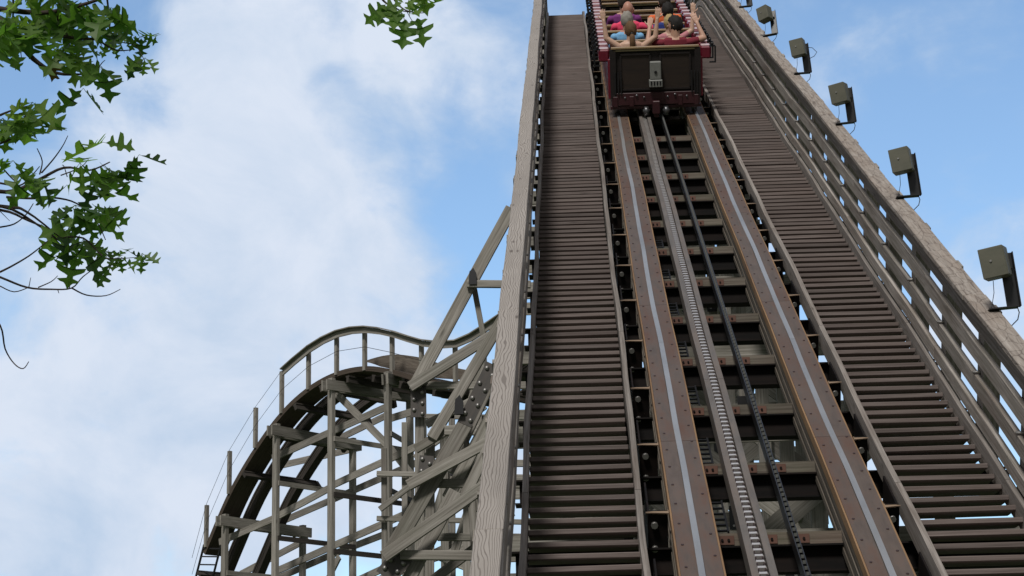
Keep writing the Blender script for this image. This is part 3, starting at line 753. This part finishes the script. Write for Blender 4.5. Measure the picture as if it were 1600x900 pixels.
# ------------------------------------------------------------------ the train
RX = Matrix.Rotation(ALPHA, 3, 'X')
def place(o, s, u=1.24, n=0): o.location = Q(u, s, n); o.rotation_euler = (ALPHA, 0, 0)
def V(*a): return Vector(a)
def make_car(last):
    o = thing('coaster_car', (0, 0, 0), 'x', 'roller coaster car', 'coupled cars of the train')
    kw = dict(local=True)
    HW = .625
    q = MB(); q.box6(V(0, .80, .345), VX*(HW-.02), VY*.80, VZ*.02)
    for sg in (-1, 1):
        q.sweep([(V(sg*HW, y, 0), VX, VZ) for y in (.0, 1.66)], [(-.018, .26), (.018, .26), (.018, .80), (-.018, .80)])
    body = q.build('body', 'burgundy', o, bevel=.006, **kw)
    q = MB(); q.box6(V(0, .012, .60), VX*(HW-.022), VY*.012, VZ*.33); 
    for x in (-.27, .27): 
        q.box6(V(x, -.006, .62), VX*.19, VY*.006, VZ*.235, 1)
        for dz in (-.24, .24): q.box6(V(x, -.013, .62+dz), VX*.20, VY*.012, VZ*.012)
        for dx in (-.2, .2): q.box6(V(x+dx, -.013, .62), VX*.012, VY*.012, VZ*.22)
    for x in (-.575, .575): q.box6(V(x, -.016, .60), VX*.04, VY*.016, VZ*.33)
    for x in (-.55, -.51, -.47, .49, .53, .57): q.box6(V(x, -.04, .47), VX*.008, VY*.008, VZ*.15, 2)
    q.build('back_panel', ['panel', 'panel_brown', 'blackpaint'], o, **kw)
    q = MB(); q.box6(V(0, -.005, .948), VX*(HW-.03), VY*.032, VZ*.014); q.box6(V(0, -.020, .915), VX*(HW-.05), VY*.012, VZ*.012, 1); q.build('top_rail', ['seat_tan', 'olive_trim'], o, bevel=.004, **kw)
    q = MB(); q.box6(V(.0, -.055, .64), VX*.075, VY*.045, VZ*.12); q.box6(V(.0, -.065, .465), VX*.09, VY*.055, VZ*.05)
    gb = q.build('grey_housing', 'grey', o, bevel=.008, **kw)
    q = MB(); q.tube([V(0, -.102, .62), V(0, -.112, .62)], .02, 10)
    for x in (-.06, -.02, .02, .06): q.box6(V(x, -.122, .47), VX*.010, VY*.003, VZ*.026)
    q.build('slots', 'blackpaint', gb, **kw)
    # chassis
    q = MB(); q.box6(V(0, .0, .25), VX*.60, VY*.03, VZ*.085); q.box6(V(0, 1.62, .25), VX*.55, VY*.03, VZ*.06); q.box6(V(0, .02, .135), VX*.62, VY*.03, VZ*.022)
    for x in (-.5, .5): q.box6(V(x, .82, .22), VX*.04, VY*.80, VZ*.05)
    for x in (-.55, -.33, .33, .55): q.box6(V(x, -.035, .22), VX*.03, VY*.012, VZ*.07)
    chs = q.build('chassis', 'burgundy_dark', o, bevel=.005, **kw)
    q = MB()
    for x in (-.42, -.16, .16, .42): q.sphere(V(x, -.035, .27), (.016, .010, .016), 0, 8, 5)
    for x in (-.26, .26): q.sphere(V(x, -.04, .30), (.02, .012, .014), 0, 8, 5)
    q.build('bolt_heads', 'wheel', chs, **kw)
    q = MB(); q.box6(V(0, -.06, .14), VX*.05, VY*.08, VZ*.09); q.box6(V(0, -.09, .07), VX*.035, VY*.03, VZ*.07); q.build('coupler', 'burgundy_dark', chs, bevel=.01, **kw)
    for x in (-.135, .135):
        q = MB(); q.tube([V(x-.03, -.03, .08), V(x+.03, -.03, .08)], .065, 14); q.tube([V(x-.045, -.03, .08), V(x+.045, -.03, .08)], .028, 10); q.build('guide_roller', 'wheel', chs, **kw)
    for y in (.22, 1.35):
        for x in (-.5325, .5325):
            q = MB(); q.tube([V(x-.035, y, .122), V(x+.035, y, .122)], .11, 20); q.tube([V(x-.05, y, .122), V(x+.05, y, .122)], .04, 12, 1); q.build('wheel', ['wheel', 'blackpaint'], chs, **kw)
    # seats
    for y in (.07, .93):
        q = MB(); q.box6(V(0, y+.05, .62), VX*.585, VY*.03, VZ*.27); q.box6(V(0, y+.3, .44), VX*.585, VY*.23, VZ*.05)
        sb = q.build('seat', 'seat_brown', o, bevel=.012, **kw)
        q = MB(); q.box6(V(0, y+.05, .912), VX*.585, VY*.036, VZ*.018); q.box6(V(0, y+.014, .80), VX*.57, VY*.008, VZ*.02); q.box6(V(0, y+.014, .70), VX*.57, VY*.008, VZ*.02); q.build('seat_trim', 'seat_tan', sb, bevel=.004, **kw)
        q = MB(); q.box6(V(0, y+.30, .56), VX*.025, VY*.2, VZ*.06); q.build('seat_divider', 'burgundy', sb, bevel=.01, **kw)
        q = MB(); q.tube([V(-.56, y+.58, .70), V(.56, y+.58, .70)], .018, 8); q.tube([V(-.56, y+.58, .70), V(-.56, y+.75, .4)], .016, 8); q.tube([V(.56, y+.58, .70), V(.56, y+.75, .4)], .016, 8); q.build('lap_bar', 'blackpaint', o, **kw)
    for y in (.06, .49, .92, 1.35):
        for sg in (-1, 1):
            q = MB()
            q.box6(V(sg*.69, y+.10, .845), VX*.072, VY*.115, VZ*.085)
            pd = q.build('side_pad', 'burgundy', o, bevel=.02, **kw)
            q = MB(); q.box6(V(sg*.69, y+.085, .936), VX*.060, VY*.07, VZ*.008); q.build('pad_gloss_patch', 'pad_highlight', pd, bevel=.006, **kw)  # pale slab paints in the glossy highlight on top of the pad
            q = MB(); x = sg*.82
            q.beam(V(sg*.74, y, .93), V(x, y, .93), .014, .022); q.beam(V(x, y, .93), V(x, y, .70), .016, .022, VX); q.beam(V(sg*.74, y, .71), V(x, y, .71), .014, .02); q.sphere(V(x-sg*.04, y, .96), .022, 0, 8, 5)
            q.build('side_latch', 'blackpaint', pd, **kw)
    return o
M['panel_brown'] = rusty('brown_panel', (.022,.013,.009), (.03,.018,.01), .5, .7); M['olive_trim'] = plain('olive_trim', (.12,.10,.05), .5)
M['seat_brown'] = rusty('brown_seat', (.10,.05,.028), (.06,.03,.02), .4, .45)
car0 = make_car(True)
CAR_D = 1.84
LC = ['last burgundy car of the train, with dark panelled back and a grey housing', 'second car from the rear, carrying the bald rider in a bright pink shirt',
      'third car from the rear, only seat backs and side pads showing at the top', 'fourth burgundy car from the rear, above the top edge of the photo', 'fifth burgundy car from the rear, nearest the crest of the hill']
cars = []
for i in range(5):
    o = car0 if i == 0 else copy_tree(car0); place(o, 26.05+CAR_D*i, 1.20); o['label'] = LC[i]; cars.append(o)

# ------------------------------------------------------------------ riders
HAIRS = {}
def capsule(mb, a, b, r0, r1, seg=12):
    a = Vector(a); b = Vector(b); d = (b-a); L = d.length; d /= L
    pts = []; rr = []
    for k in range(4): an = math.pi/2*(k/4); pts.append(a - d*(r0*math.cos(an))); rr.append(max(r0*math.sin(an), .0005))
    for k in range(3): f_ = k/2; pts.append(a+(b-a)*f_); rr.append(r0+(r1-r0)*f_)
    for k in range(1, 5): an = math.pi/2*(k/4); pts.append(b + d*(r1*math.sin(an))); rr.append(max(r1*math.cos(an), .0005))
    mb.tube(pts, rr, seg)
def hand(mb, wrist, dirv, palm, sg, size=1.0):
    """palm, five unequal slightly curled fingers; dirv along the hand, palm = way the palm faces"""
    d = Vector(dirv).normalized(); pn = (Vector(palm) - d*Vector(palm).dot(d)).normalized(); sdv = d.cross(pn).normalized()*sg
    k = size
    for j in range(4):
        off = (-.030+.020*j)*k
        capsule(mb, wrist+sdv*off*.5+d*.01, wrist + sdv*off + d*.085*k, .015*k, .0125*k, 8)
        L = (.062, .075, .080, .070)[3-j]*k; base = wrist + sdv*off + d*.09*k; sp = d + sdv*(off*4)
        m1 = base + sp*L*.45; m2 = m1 + (sp+pn*.25).normalized()*L*.32; m3 = m2 + (sp+pn*.5).normalized()*L*.28
        capsule(mb, base, m1, .0098*k, .009*k, 8); capsule(mb, m1, m2, .009*k, .0085*k, 8); capsule(mb, m2, m3, .0085*k, .0075*k, 8)
    tb = wrist + sdv*.026*k + d*.028*k; t1 = tb + (sdv*.8+d*.6).normalized()*.042*k; t2 = t1 + (sdv*.35+d*.9+pn*.2).normalized()*.036*k
    capsule(mb, tb, t1, .013*k, .011*k, 8); capsule(mb, t1, t2, .011*k, .009*k, 8)
def rider(s, u, label, skin, shirt, hair, arms, trousers=(.03,.035,.06), hairstyle='short', scale=1.0, turn=0, sleeve='short', lean=0.0):
    """seated, facing up the slope; local x right, y forward, z square to the deck"""
    k = scale; o = thing('person', (0, 0, 0), label, 'person', 'riders on the train')
    mb = MB(); hip = V(0, .0, .46)
    def P(x, y, z): return V(x*k, y*k + lean*max(0, z), .49 + z*k)
    # torso
    tor = [(0.0, .165, .115), (.10, .155, .105), (.22, .150, .100), (.34, .170, .105), (.44, .185, .105), (.50, .165, .09), (.54, .09, .06)]
    seg = 16; oo = len(mb.v)
    for (z, rx, ry) in tor:
        for j in range(seg):
            a = 2*math.pi*j/seg; c = P(0, .01+.02*math.sin(z*5), z); mb.v.append(c + V(rx*k*math.cos(a), ry*k*math.sin(a), 0))
    for i in range(len(tor)-1):
        for j in range(seg):
            j2 = (j+1) % seg; mb.f.append([oo+i*seg+j, oo+i*seg+j2, oo+(i+1)*seg+j2, oo+(i+1)*seg+j]); mb.uv.append([(0,0)]*4); mb.mi.append(0); mb.sm.append(True)
    mb.f.append([oo+j for j in reversed(range(seg))]); mb.uv.append([(0,0)]*seg); mb.mi.append(0); mb.sm.append(True)
    mb.f.append([oo+(len(tor)-1)*seg+j for j in range(seg)]); mb.uv.append([(0,0)]*seg); mb.mi.append(0); mb.sm.append(True)
    capsule(mb, P(0, .01, .48), P(0, .02, .63), .066*k, .060*k)
    # legs
    for sg in (-1, 1):
        hp = P(sg*.09, .02, .04); kn = P(sg*.11, .42, .10); an = P(sg*.11, .56, -.12)
        capsule(mb, hp, kn, .088*k, .062*k); capsule(mb, kn, an, .058*k, .04*k); capsule(mb, an, an+V(0, .13, -.0), .04, .032)
    # arms
    handpts = []
    for sg in (-1, 1):
        sh = P(sg*.185, .01, .455)
        pose = arms[0] if sg < 0 else arms[1]
        if pose is None:
            el = P(sg*.25, .14, .22); wr = P(sg*.19, .36, .26); dv = V(-sg*.2, 1, 0); pn = V(0, 0, -1)
        else:
            el = sh + Vector(pose[0])*k; wr = el + Vector(pose[1])*k; dv = Vector(pose[1]); pn = V(0, 1, 0)
        capsule(mb, sh, el, .055*k, .040*k); capsule(mb, el, wr, .040*k, .026*k)
        hand(mb, wr, dv, pn, -1 if sg > 0 else 1, k); handpts.append((sh, el, wr))
    # head
    hc = P(0, .045, .685); k0 = k; k = k*.98; A = rad(turn)
    fx = V(math.cos(A), math.sin(A), 0); fy = V(-math.sin(A), math.cos(A), 0)
    mb.sphere(hc, (.076*k, .098*k, .115*k), 0, 20, 14, fx, fy); mb.sphere(hc+fy*.03*k-VZ*.055*k, (.056*k, .062*k, .062*k), 0, 14, 10, fx, fy)
    capsule(mb, hc+fy*.092*k+VZ*.012*k, hc+fy*.113*k-VZ*.024*k, .010*k, .015*k, 8)
    for sg in (-1, 1): mb.sphere(hc+fx*(sg*.079*k)-fy*.008*k-VZ*.008*k, (.013*k, .022*k, .032*k), 0, 10, 8, fx, fy)
    capsule(mb, hc+fy*.088*k-fx*.02*k-VZ*.058*k, hc+fy*.088*k+fx*.02*k-VZ*.058*k, .008*k, .008*k, 8)
    kh = k; k = k0
    body = mb.build('body_tmp', [skin, shirt, trousers], None, local=True)
    rm = body.modifiers.new('r', 'REMESH'); rm.mode = 'VOXEL'; rm.voxel_size = .0075; rm.use_smooth_shade = True
    sm = body.modifiers.new('s', 'SMOOTH'); sm.factor = .5; sm.iterations = 3
    dg_ = bpy.context.evaluated_depsgraph_get(); me = bpy.data.meshes.new_from_object(body.evaluated_get(dg_)); bpy.data.objects.remove(body)
    me.name = 'body'; me.materials.clear()
    for m_ in (skin, shirt, trousers): me.materials.append(m_)
    slv = {'short': .62, 'none': -.05, 'long': 3}[sleeve]
    for p in me.polygons:
        c = p.center; zz = (c.z-.49)/k; mi = 0
        neck = .50 if sleeve != 'none' else .455
        if zz < neck and abs(c.x) < .20*k and c.y < .16*k: mi = 1
        if zz < neck + .03 and .05*k < abs(c.x) < .2*k and c.y < .14*k and sleeve != 'none': mi = 1
        if sleeve == 'none' and abs(c.x) > .145*k and zz > .36: mi = 0
        for (sh, el, wr) in handpts:
            d = el-sh; f_ = (c-sh).dot(d)/d.length_squared
            if -.3 < f_ < slv and (c-sh-d*f_).length < .075*k and slv > 0 and (c-hc).length > .13*k: mi = 1
        if zz < .12 and (c.y > .05*k or zz < .02) and abs(c.x) < .22*k and zz < .25: mi = 2
        p.material_index = mi; p.use_smooth = True
    b = bpy.data.objects.new('body', me); C.objects.link(b); b.parent = o
    k = kh
    # eyes
    q = MB()
    for sg in (-1, 1): q.sphere(hc+fx*(sg*.031*k)+fy*.086*k+VZ*.012*k, .010*k, 0, 8, 6)
    q.build('eyes', 'blackpaint', o, local=True)
    # hair
    if hair is not None:
        q = MB(); oo = 0; seg, rings = 28, 16
        idx = {}
        for i in range(rings+1):
            th = math.pi*i/rings
            for j in range(seg):
                a = 2*math.pi*j/seg
                dx, dy, dz = math.sin(th)*math.cos(a), math.sin(th)*math.sin(a), math.cos(th)
                nz = mnoise.noise(Vector((dx*5+s, dy*5+u*3, dz*5)))*.14 + mnoise.noise(Vector((dx*14+s, dy*14, dz*4)))*.13
                g_ = 1.13+nz
                q.v.append(hc + fx*(dx*.080*k*g_) + fy*(dy*.100*k*g_) + VZ*(dz*.116*k*g_ + .004))
                idx[i, j] = (dx, dy, dz)
        for i in range(rings):
            for j in range(seg):
                dx, dy, dz = idx[i, j]
                low = -.55 if hairstyle != 'short' else -.42
                lim = .45 if dy > .25 else (low if dy < -.1 else -.2)
                if hairstyle == 'fringe' and dy < -.0: lim = -.8
                if hairstyle == 'thin' : lim = .15 if dy > -.2 else -.35
                if dz < lim: continue
                j2 = (j+1) % seg; q.f.append([i*seg+j, (i+1)*seg+j, (i+1)*seg+j2, i*seg+j2]); q.uv.append([(0,0)]*4); q.mi.append(0); q.sm.append(True)
        if hairstyle == 'ponytail':
            b0 = hc - fy*.10*k - VZ*.03
            q.tube([b0, b0-fy*.03-VZ*.06, b0-fy*.035-VZ*.15, b0-fy*.02-VZ*.24, b0-fy*.01-VZ*.30], [.022, .036, .040, .028, .008], 12)
        hr = q.build('hair', hair, o, local=True, fix=False)
        sl = hr.modifiers.new('t', 'SOLIDIFY'); sl.thickness = .008*k; sl.offset = -1
        if hairstyle == 'ponytail':
            q = MB(); q.tube([b0+fy*.006-VZ*.005, b0-fy*.016-VZ*.02], .027, 10); q.build('hair_tie', 'blackpaint', o, local=True)
    place(o, s, u, 0)
    return o
sk1 = skinmat('skin_fair', (.56,.33,.24)); sk2 = skinmat('skin_rosy', (.50,.25,.18)); sk3 = skinmat('skin_light', (.62,.40,.30))
h_brown = plain('brown_hair', (.13,.07,.032), .8, 0, .4, 40); h_black = plain('black_hair', (.012,.010,.009), .8, 0, .3, 40)
h_grey = plain('grey_hair', (.30,.28,.25), .9, 0, .3, 40); h_blond = plain('blond_hair', (.42,.31,.14), .8, 0, .3, 40); h_dark = plain('dark_hair', (.03,.022,.016), .8, 0, .3, 40)
navy = cloth('navy_trousers', (.02,.03,.07)); khaki = cloth('khaki_shorts', (.25,.2,.13))
L0, R0_ = 1.20-.31, 1.20+.30
upL = ((-.17, -.01, .13), (-.03, .03, .25)); upR = ((.17, -.01, .13), (.03, .03, .25))
rs = [26.38, 27.25, 28.22, 29.09, 30.06, 30.93]
rider(rs[0], L0, 'woman in a pale strappy top, brown ponytail, both arms raised, last row at left', sk3, cloth('pale_top', (.55,.5,.48)), h_brown, (upL, upR), navy, 'ponytail', .95, 8, 'none')
rider(rs[0], R0_, 'man in a maroon t-shirt with short black hair, head turned left, last row at right', sk1, cloth('maroon_shirt', (.20,.018,.035)), h_black, (((-.18, .08, .02), (.03, .12, .17)), ((.20, .06, .04), (-.08, .10, .19))), khaki, 'short', 1.02, 62)
rider(rs[1], L0-.02, 'grey haired rider in a light blue shirt, second row from the rear at left', sk2, cloth('light_blue_shirt', (.22,.48,.78)), h_grey, (None, None), navy, 'short', 1.0, 0)
rider(rs[1], R0_-.03, 'blond rider with one pale arm raised, second row from the rear at right', sk3, cloth('pink_top', (.55,.22,.25)), h_blond, (None, ((.16, .05, .10), (.02, .05, .25))), khaki, 'fringe', .92, -5)
rider(rs[2], L0+.03, 'bald rider in a bright pink shirt, third row from the rear at left', sk2, cloth('pink_shirt', (.85,.07,.16)), None, (None, ((.24, .0, -.05), (.18, .05, .02))), khaki, 'short', 1.06, 0)
rider(rs[2], R0_, 'black haired rider in a dark blue shirt, third row from the rear at right', sk1, cloth('blue_shirt', (.02,.04,.22)), h_black, (None, None), navy, 'short', 1.0, 0)
rider(rs[3], L0, 'rider in a purple shirt whose head is above the photo, left seat', sk1, cloth('purple_shirt', (.19,.035,.19)), h_dark, (None, None), navy, 'short', 1.08, 0)
rider(rs[3], R0_, 'rider in an orange shirt at right whose head is above the photo', sk3, cloth('orange_shirt', (.85,.17,.05)), h_dark, (None, None), navy, 'short', 1.06, 0)

# ------------------------------------------------------------------ oak tree, its branches reaching in from the left and above
oak = thing('oak_tree', (-5.2, 8.6, 0), 'oak tree with lobed green leaves and bare twigs reaching in from the left', 'tree')
q = MB()
tz = 8.6
tr_pts = [V(-5.2, 8.6, -.1), V(-5.15, 8.6, 1.2), V(-5.0, 8.5, 2.6), V(-4.8, 8.5, 4.2), V(-4.5, 8.4, 5.8), V(-4.0, 8.3, 7.2), V(-3.4, 8.2, 8.4)]
q.tube(tr_pts, [.36, .30, .26, .22, .17, .12, .06], 14); q.build('trunk', 'bark', oak)
OUT = [(0,0),(.05,.02),(.10,.10),(.30,.14),(.16,.22),(.10,.30),(.22,.34),(.40,.42),(.46,.54),(.28,.50),(.13,.50),(.12,.60),(.26,.68),(.30,.80),(.18,.76),(.08,.78),(.05,.92),(0,1.0)]
OUT = [(0,0),(.03,.03),(.12,.13),(.26,.12),(.34,.18),(.17,.25),(.09,.31),(.11,.38),(.33,.42),(.50,.38),(.47,.50),(.36,.55),(.20,.585),(.10,.62),(.11,.69),(.28,.76),(.38,.80),(.27,.85),(.16,.85),(.09,.90),(0,1.03)]
leaf_tints = []
def add_leaf(mb, base, d, nrm, L, tint):
    d = d.normalized(); nrm = (nrm - d*nrm.dot(d)).normalized(); sv = d.cross(nrm)
    fold = rnd(.1, .55); curl = rnd(-.5, .7); W = rnd(.75, 1.05)
    def pt(x, y, sg):
        return base + d*(y*L*(1-.12*abs(curl)*y)) + sv*(sg*x*W*L*math.cos(fold)) + nrm*(x*W*L*math.sin(fold) - curl*y*y*L*.45)
    for sg in (-1, 1):
        for i in range(len(OUT)-1):
            x0, y0 = OUT[i]; x1, y1 = OUT[i+1]
            pts = [pt(0, y0, sg), pt(x0, y0, sg), pt(x1, y1, sg), pt(0, y1, sg)]
            if x0 < 1e-6: pts = [pts[0], pts[2], pts[3]]
            elif x1 < 1e-6: pts = [pts[0], pts[1], pts[3]]
            # keep the lobes simple: fan from the midrib
            mb.poly(pts, 0, None, False); leaf_tints.append(tint)
def twig(mb, pts, r0, r1, z0=8.6, z1=None):
    z1 = z0 if z1 is None else z1; n = len(pts)
    P3 = [PZ(x, y, z0+(z1-z0)*i/(n-1) + .05*math.sin(i*1.7)) for i, (x, y) in enumerate(pts)]
    if n > 2: P3 = catmull(P3, 4)
    m = len(P3); mb.tube(P3, [r0+(r1-r0)*i/(m-1) for i in range(m)], 6); return P3
# branches traced in space
bq = MB()
limbs = [([(-420,-160),(-150,-30),(0,32),(28,62),(52,92),(88,114),(128,116)], .030, .004), ([(-520,250),(-200,300),(0,322),(40,330),(95,372)], .013, .003),
         ([(-520,250),(-260,255),(-60,285),(10,300),(58,282),(100,262),(140,266),(172,253)], .014, .0025)]
for pts, a, b in limbs: twig(bq, pts, a, b)
bq.tube([V(-4.95, 8.5, 3.0), V(-4.2, 8.5, 3.15), PZ(-520, 250, 8.6)], [.09, .07, .035], 8); bq.tube([V(-4.85, 8.5, 4.0), V(-4.0, 8.6, 4.6), PZ(-420, -160, 8.6)], [.10, .08, .05], 8)
bq.build('limb', 'bark', oak)
tq = MB()
for pts, a, b in [([(-520,252),(-260,330),(-100,330),(0,322),(60,352),(92,376)], .012, .003), ([(-100,325),(0,328),(45,345),(100,368)], .008, .003), ([(0,355),(22,350),(40,336),(52,318)], .004, .002), ([(0,425),(18,416),(45,400),(68,382),(84,368)], .005, .002),
      ([(-420,262),(-200,340),(-60,410),(0,433),(42,449),(80,452),(112,450),(130,432),(158,412)], .007, .002), ([(0,447),(22,456),(45,449)], .003, .002), ([(60,449),(80,440),(90,431)], .003, .0015), ([(112,450),(135,461),(165,462),(188,452)], .004, .0015),
      ([(45,449),(48,434)], .0025, .0015), ([(90,452),(92,458)], .0025, .0015), ([(108,451),(112,437)], .0025, .0015), ([(-350,280),(-130,400),(-30,480),(0,508),(8,545),(22,568),(36,576),(45,565)], .006, .0018),
      ([(65,270),(84,248),(98,228),(106,212)], .004, .0015), ([(0,286),(30,290),(48,276),(62,260)], .005, .002), ([(95,274),(125,262),(138,249)], .003, .0015), ([(105,276),(100,260),(97,258)], .0025, .0015), ([(62,272),(66,252),(58,232)], .004, .002),
      ([(10,308),(50,310),(85,309),(120,318),(150,345),(165,375)], .006, .002), ([(90,372),(130,372),(160,400),(180,404),(215,402)], .005, .0015), ([(0,258),(20,280),(30,286)], .004, .002), ([(0,180),(20,172),(45,165)], .006, .002), ([(-20,230),(20,215),(40,180),(48,168)], .006, .002),
      ([(0,330),(15,345)], .002, .001), ([(62,100),(85,112),(112,116),(150,114)], .004, .002), ([(150,114),(158,100),(164,94)], .003, .0015), ([(40,60),(80,55),(120,60),(150,62),(180,78),(205,78)], .010, .002), ([(-30,10),(60,20),(120,10),(180,-10)], .014, .006), ([(165,-20),(170,20),(172,48)], .006, .002), ([(120,10),(140,25),(145,34)], .003, .002),
      ([(175,60),(190,66),(212,72),(226,95)], .003, .0015), ([(100,-20),(90,30),(110,60)], .006, .003), ([(20,-20),(20,30),(10,75)], .006, .003), ([(28,60),(32,80),(34,92)], .003, .0015)]:
    twig(tq, pts, a, b)
# branch over the top: comes down into the top centre
tq.tube([V(-3.9, 8.3, 7.2), V(-2.8, 8.6, 7.0), V(-1.6, 8.7, 6.1), PZ(560, -60, 8.8), PZ(596, -8, 8.8)], [.06, .045, .03, .014, .006], 8)
twig(tq, [(590,-12),(600,2),(612,10),(625,16),(640,19)], .006, .002, 8.8); twig(tq, [(610,-12),(620,5),(634,16),(652,20),(662,20)], .005, .002, 8.8); twig(tq, [(625,16),(630,25),(632,32)], .002, .0015, 8.8); twig(tq, [(636,18),(640,26),(645,34)], .002, .0015, 8.8)
tq.build('twigs', 'bark', oak)
lq = MB()
def leaves(cx0, cy0, cx1, cy1, n, z=8.6, L=(.115, .18), down=1.0, bright=0.0):
    left = max(1, round(n*.72))
    while left > 0:
        k = min(left, random.choice((2, 3, 4, 5))); left -= k
        x, y = rnd(cx0, cx1), rnd(cy0, cy1); nd = PZ(x, y-9, z+rnd(-.5, .5)); a0 = rnd(0, 6.28)
        cb = random.gauss(0, .10)
        for j in range(k):
            a = a0 + 2*math.pi*j/k + rnd(-.5, .5)
            d = Vector((math.cos(a), math.sin(a)*.8, -down*rnd(.25, 1.7)))
            nr = Vector((math.cos(a)*.8, math.sin(a)*.8, rnd(.3, 1.0))) if random.random() < .6 else Vector((rnd(-1, 1), rnd(-1.2, .2), rnd(-.2, 1)))
            l_ = rnd(*L); t_ = min(.92, max(.02, random.gauss(.45+bright+cb, .17)))
            if random.random() < .008: t_ = 1.0
            b0 = nd + d.normalized()*.012; lq.tube([nd, b0 + d.normalized()*.012], .0012, 3, 0, False); leaf_tints.extend([.8]*3)
            add_leaf(lq, b0, d, nr, l_, t_)
leaves(-160,-110, 130, 62, 95); leaves(100,-90,150,64,34); leaves(-60,30,60,60,26); leaves(40,30,140,66,20); leaves(150,-80,190,40,34); leaves(162,20,182,48,8); leaves(148,48,188,80,16, L=(.06,.11)); leaves(196,38,228,118,13, L=(.07,.13))
leaves(100,88,150,112,7, bright=.15); leaves(128,104,160,150,7); leaves(84,68,118,90,8, bright=.15); leaves(-20,62,30,92,12); leaves(28,70,36,92,2, L=(.06,.1)); leaves(60,60,84,84,4)
leaves(-60,150,24,264,34, bright=.1); leaves(12,156,52,186,8, bright=.15); leaves(30,190,58,240,7); leaves(20,262,36,278,3)
leaves(146,222,184,240,4, bright=.15, down=.3); leaves(118,244,166,268,5, bright=.1); leaves(160,250,216,276,7, bright=.15); leaves(198,240,222,262,3); leaves(150,270,200,300,6); leaves(124,284,158,304,3)
leaves(54,282,104,312,6, bright=.1); leaves(92,296,134,332,8); leaves(112,318,172,352,10); leaves(148,330,184,356,5); leaves(84,340,112,350,3, L=(.05,.08))
leaves(98,358,126,372,4); leaves(84,376,112,398,4); leaves(112,372,172,404,9); leaves(120,398,146,424,5); leaves(160,400,174,438,4, L=(.07,.12)); leaves(176,380,200,410,5, L=(.07,.11)); leaves(200,378,234,440,9, L=(.06,.11))
nleft = len(lq.f)
leaves(592,-30,664,-8,10, 8.8); leaves(596,4,612,22,4, 8.8, bright=.1); leaves(660,2,674,18,3, 8.8, L=(.07,.1), down=.2)
for (x, y, dx, dz, L) in [(634,30,-.12,-1,.15),(652,28,.22,-1,.145),(602,8,-.3,-1,.12),(610,8,.3,-1,.12),(638,0,.2,-.4,.12),(628,4,-.6,-.3,.11)]:
    add_leaf(lq, PZ(x, y, 8.75), Vector((dx, -.1, dz)), Vector((.1, -1, .25)), L, rnd(.4, .7))
fo = lq.build('foliage', 'leaf', oak, fix=False)
at = fo.data.attributes.new('tint', 'FLOAT', 'FACE')
for i, t_ in enumerate(leaf_tints): at.data[i].value = t_
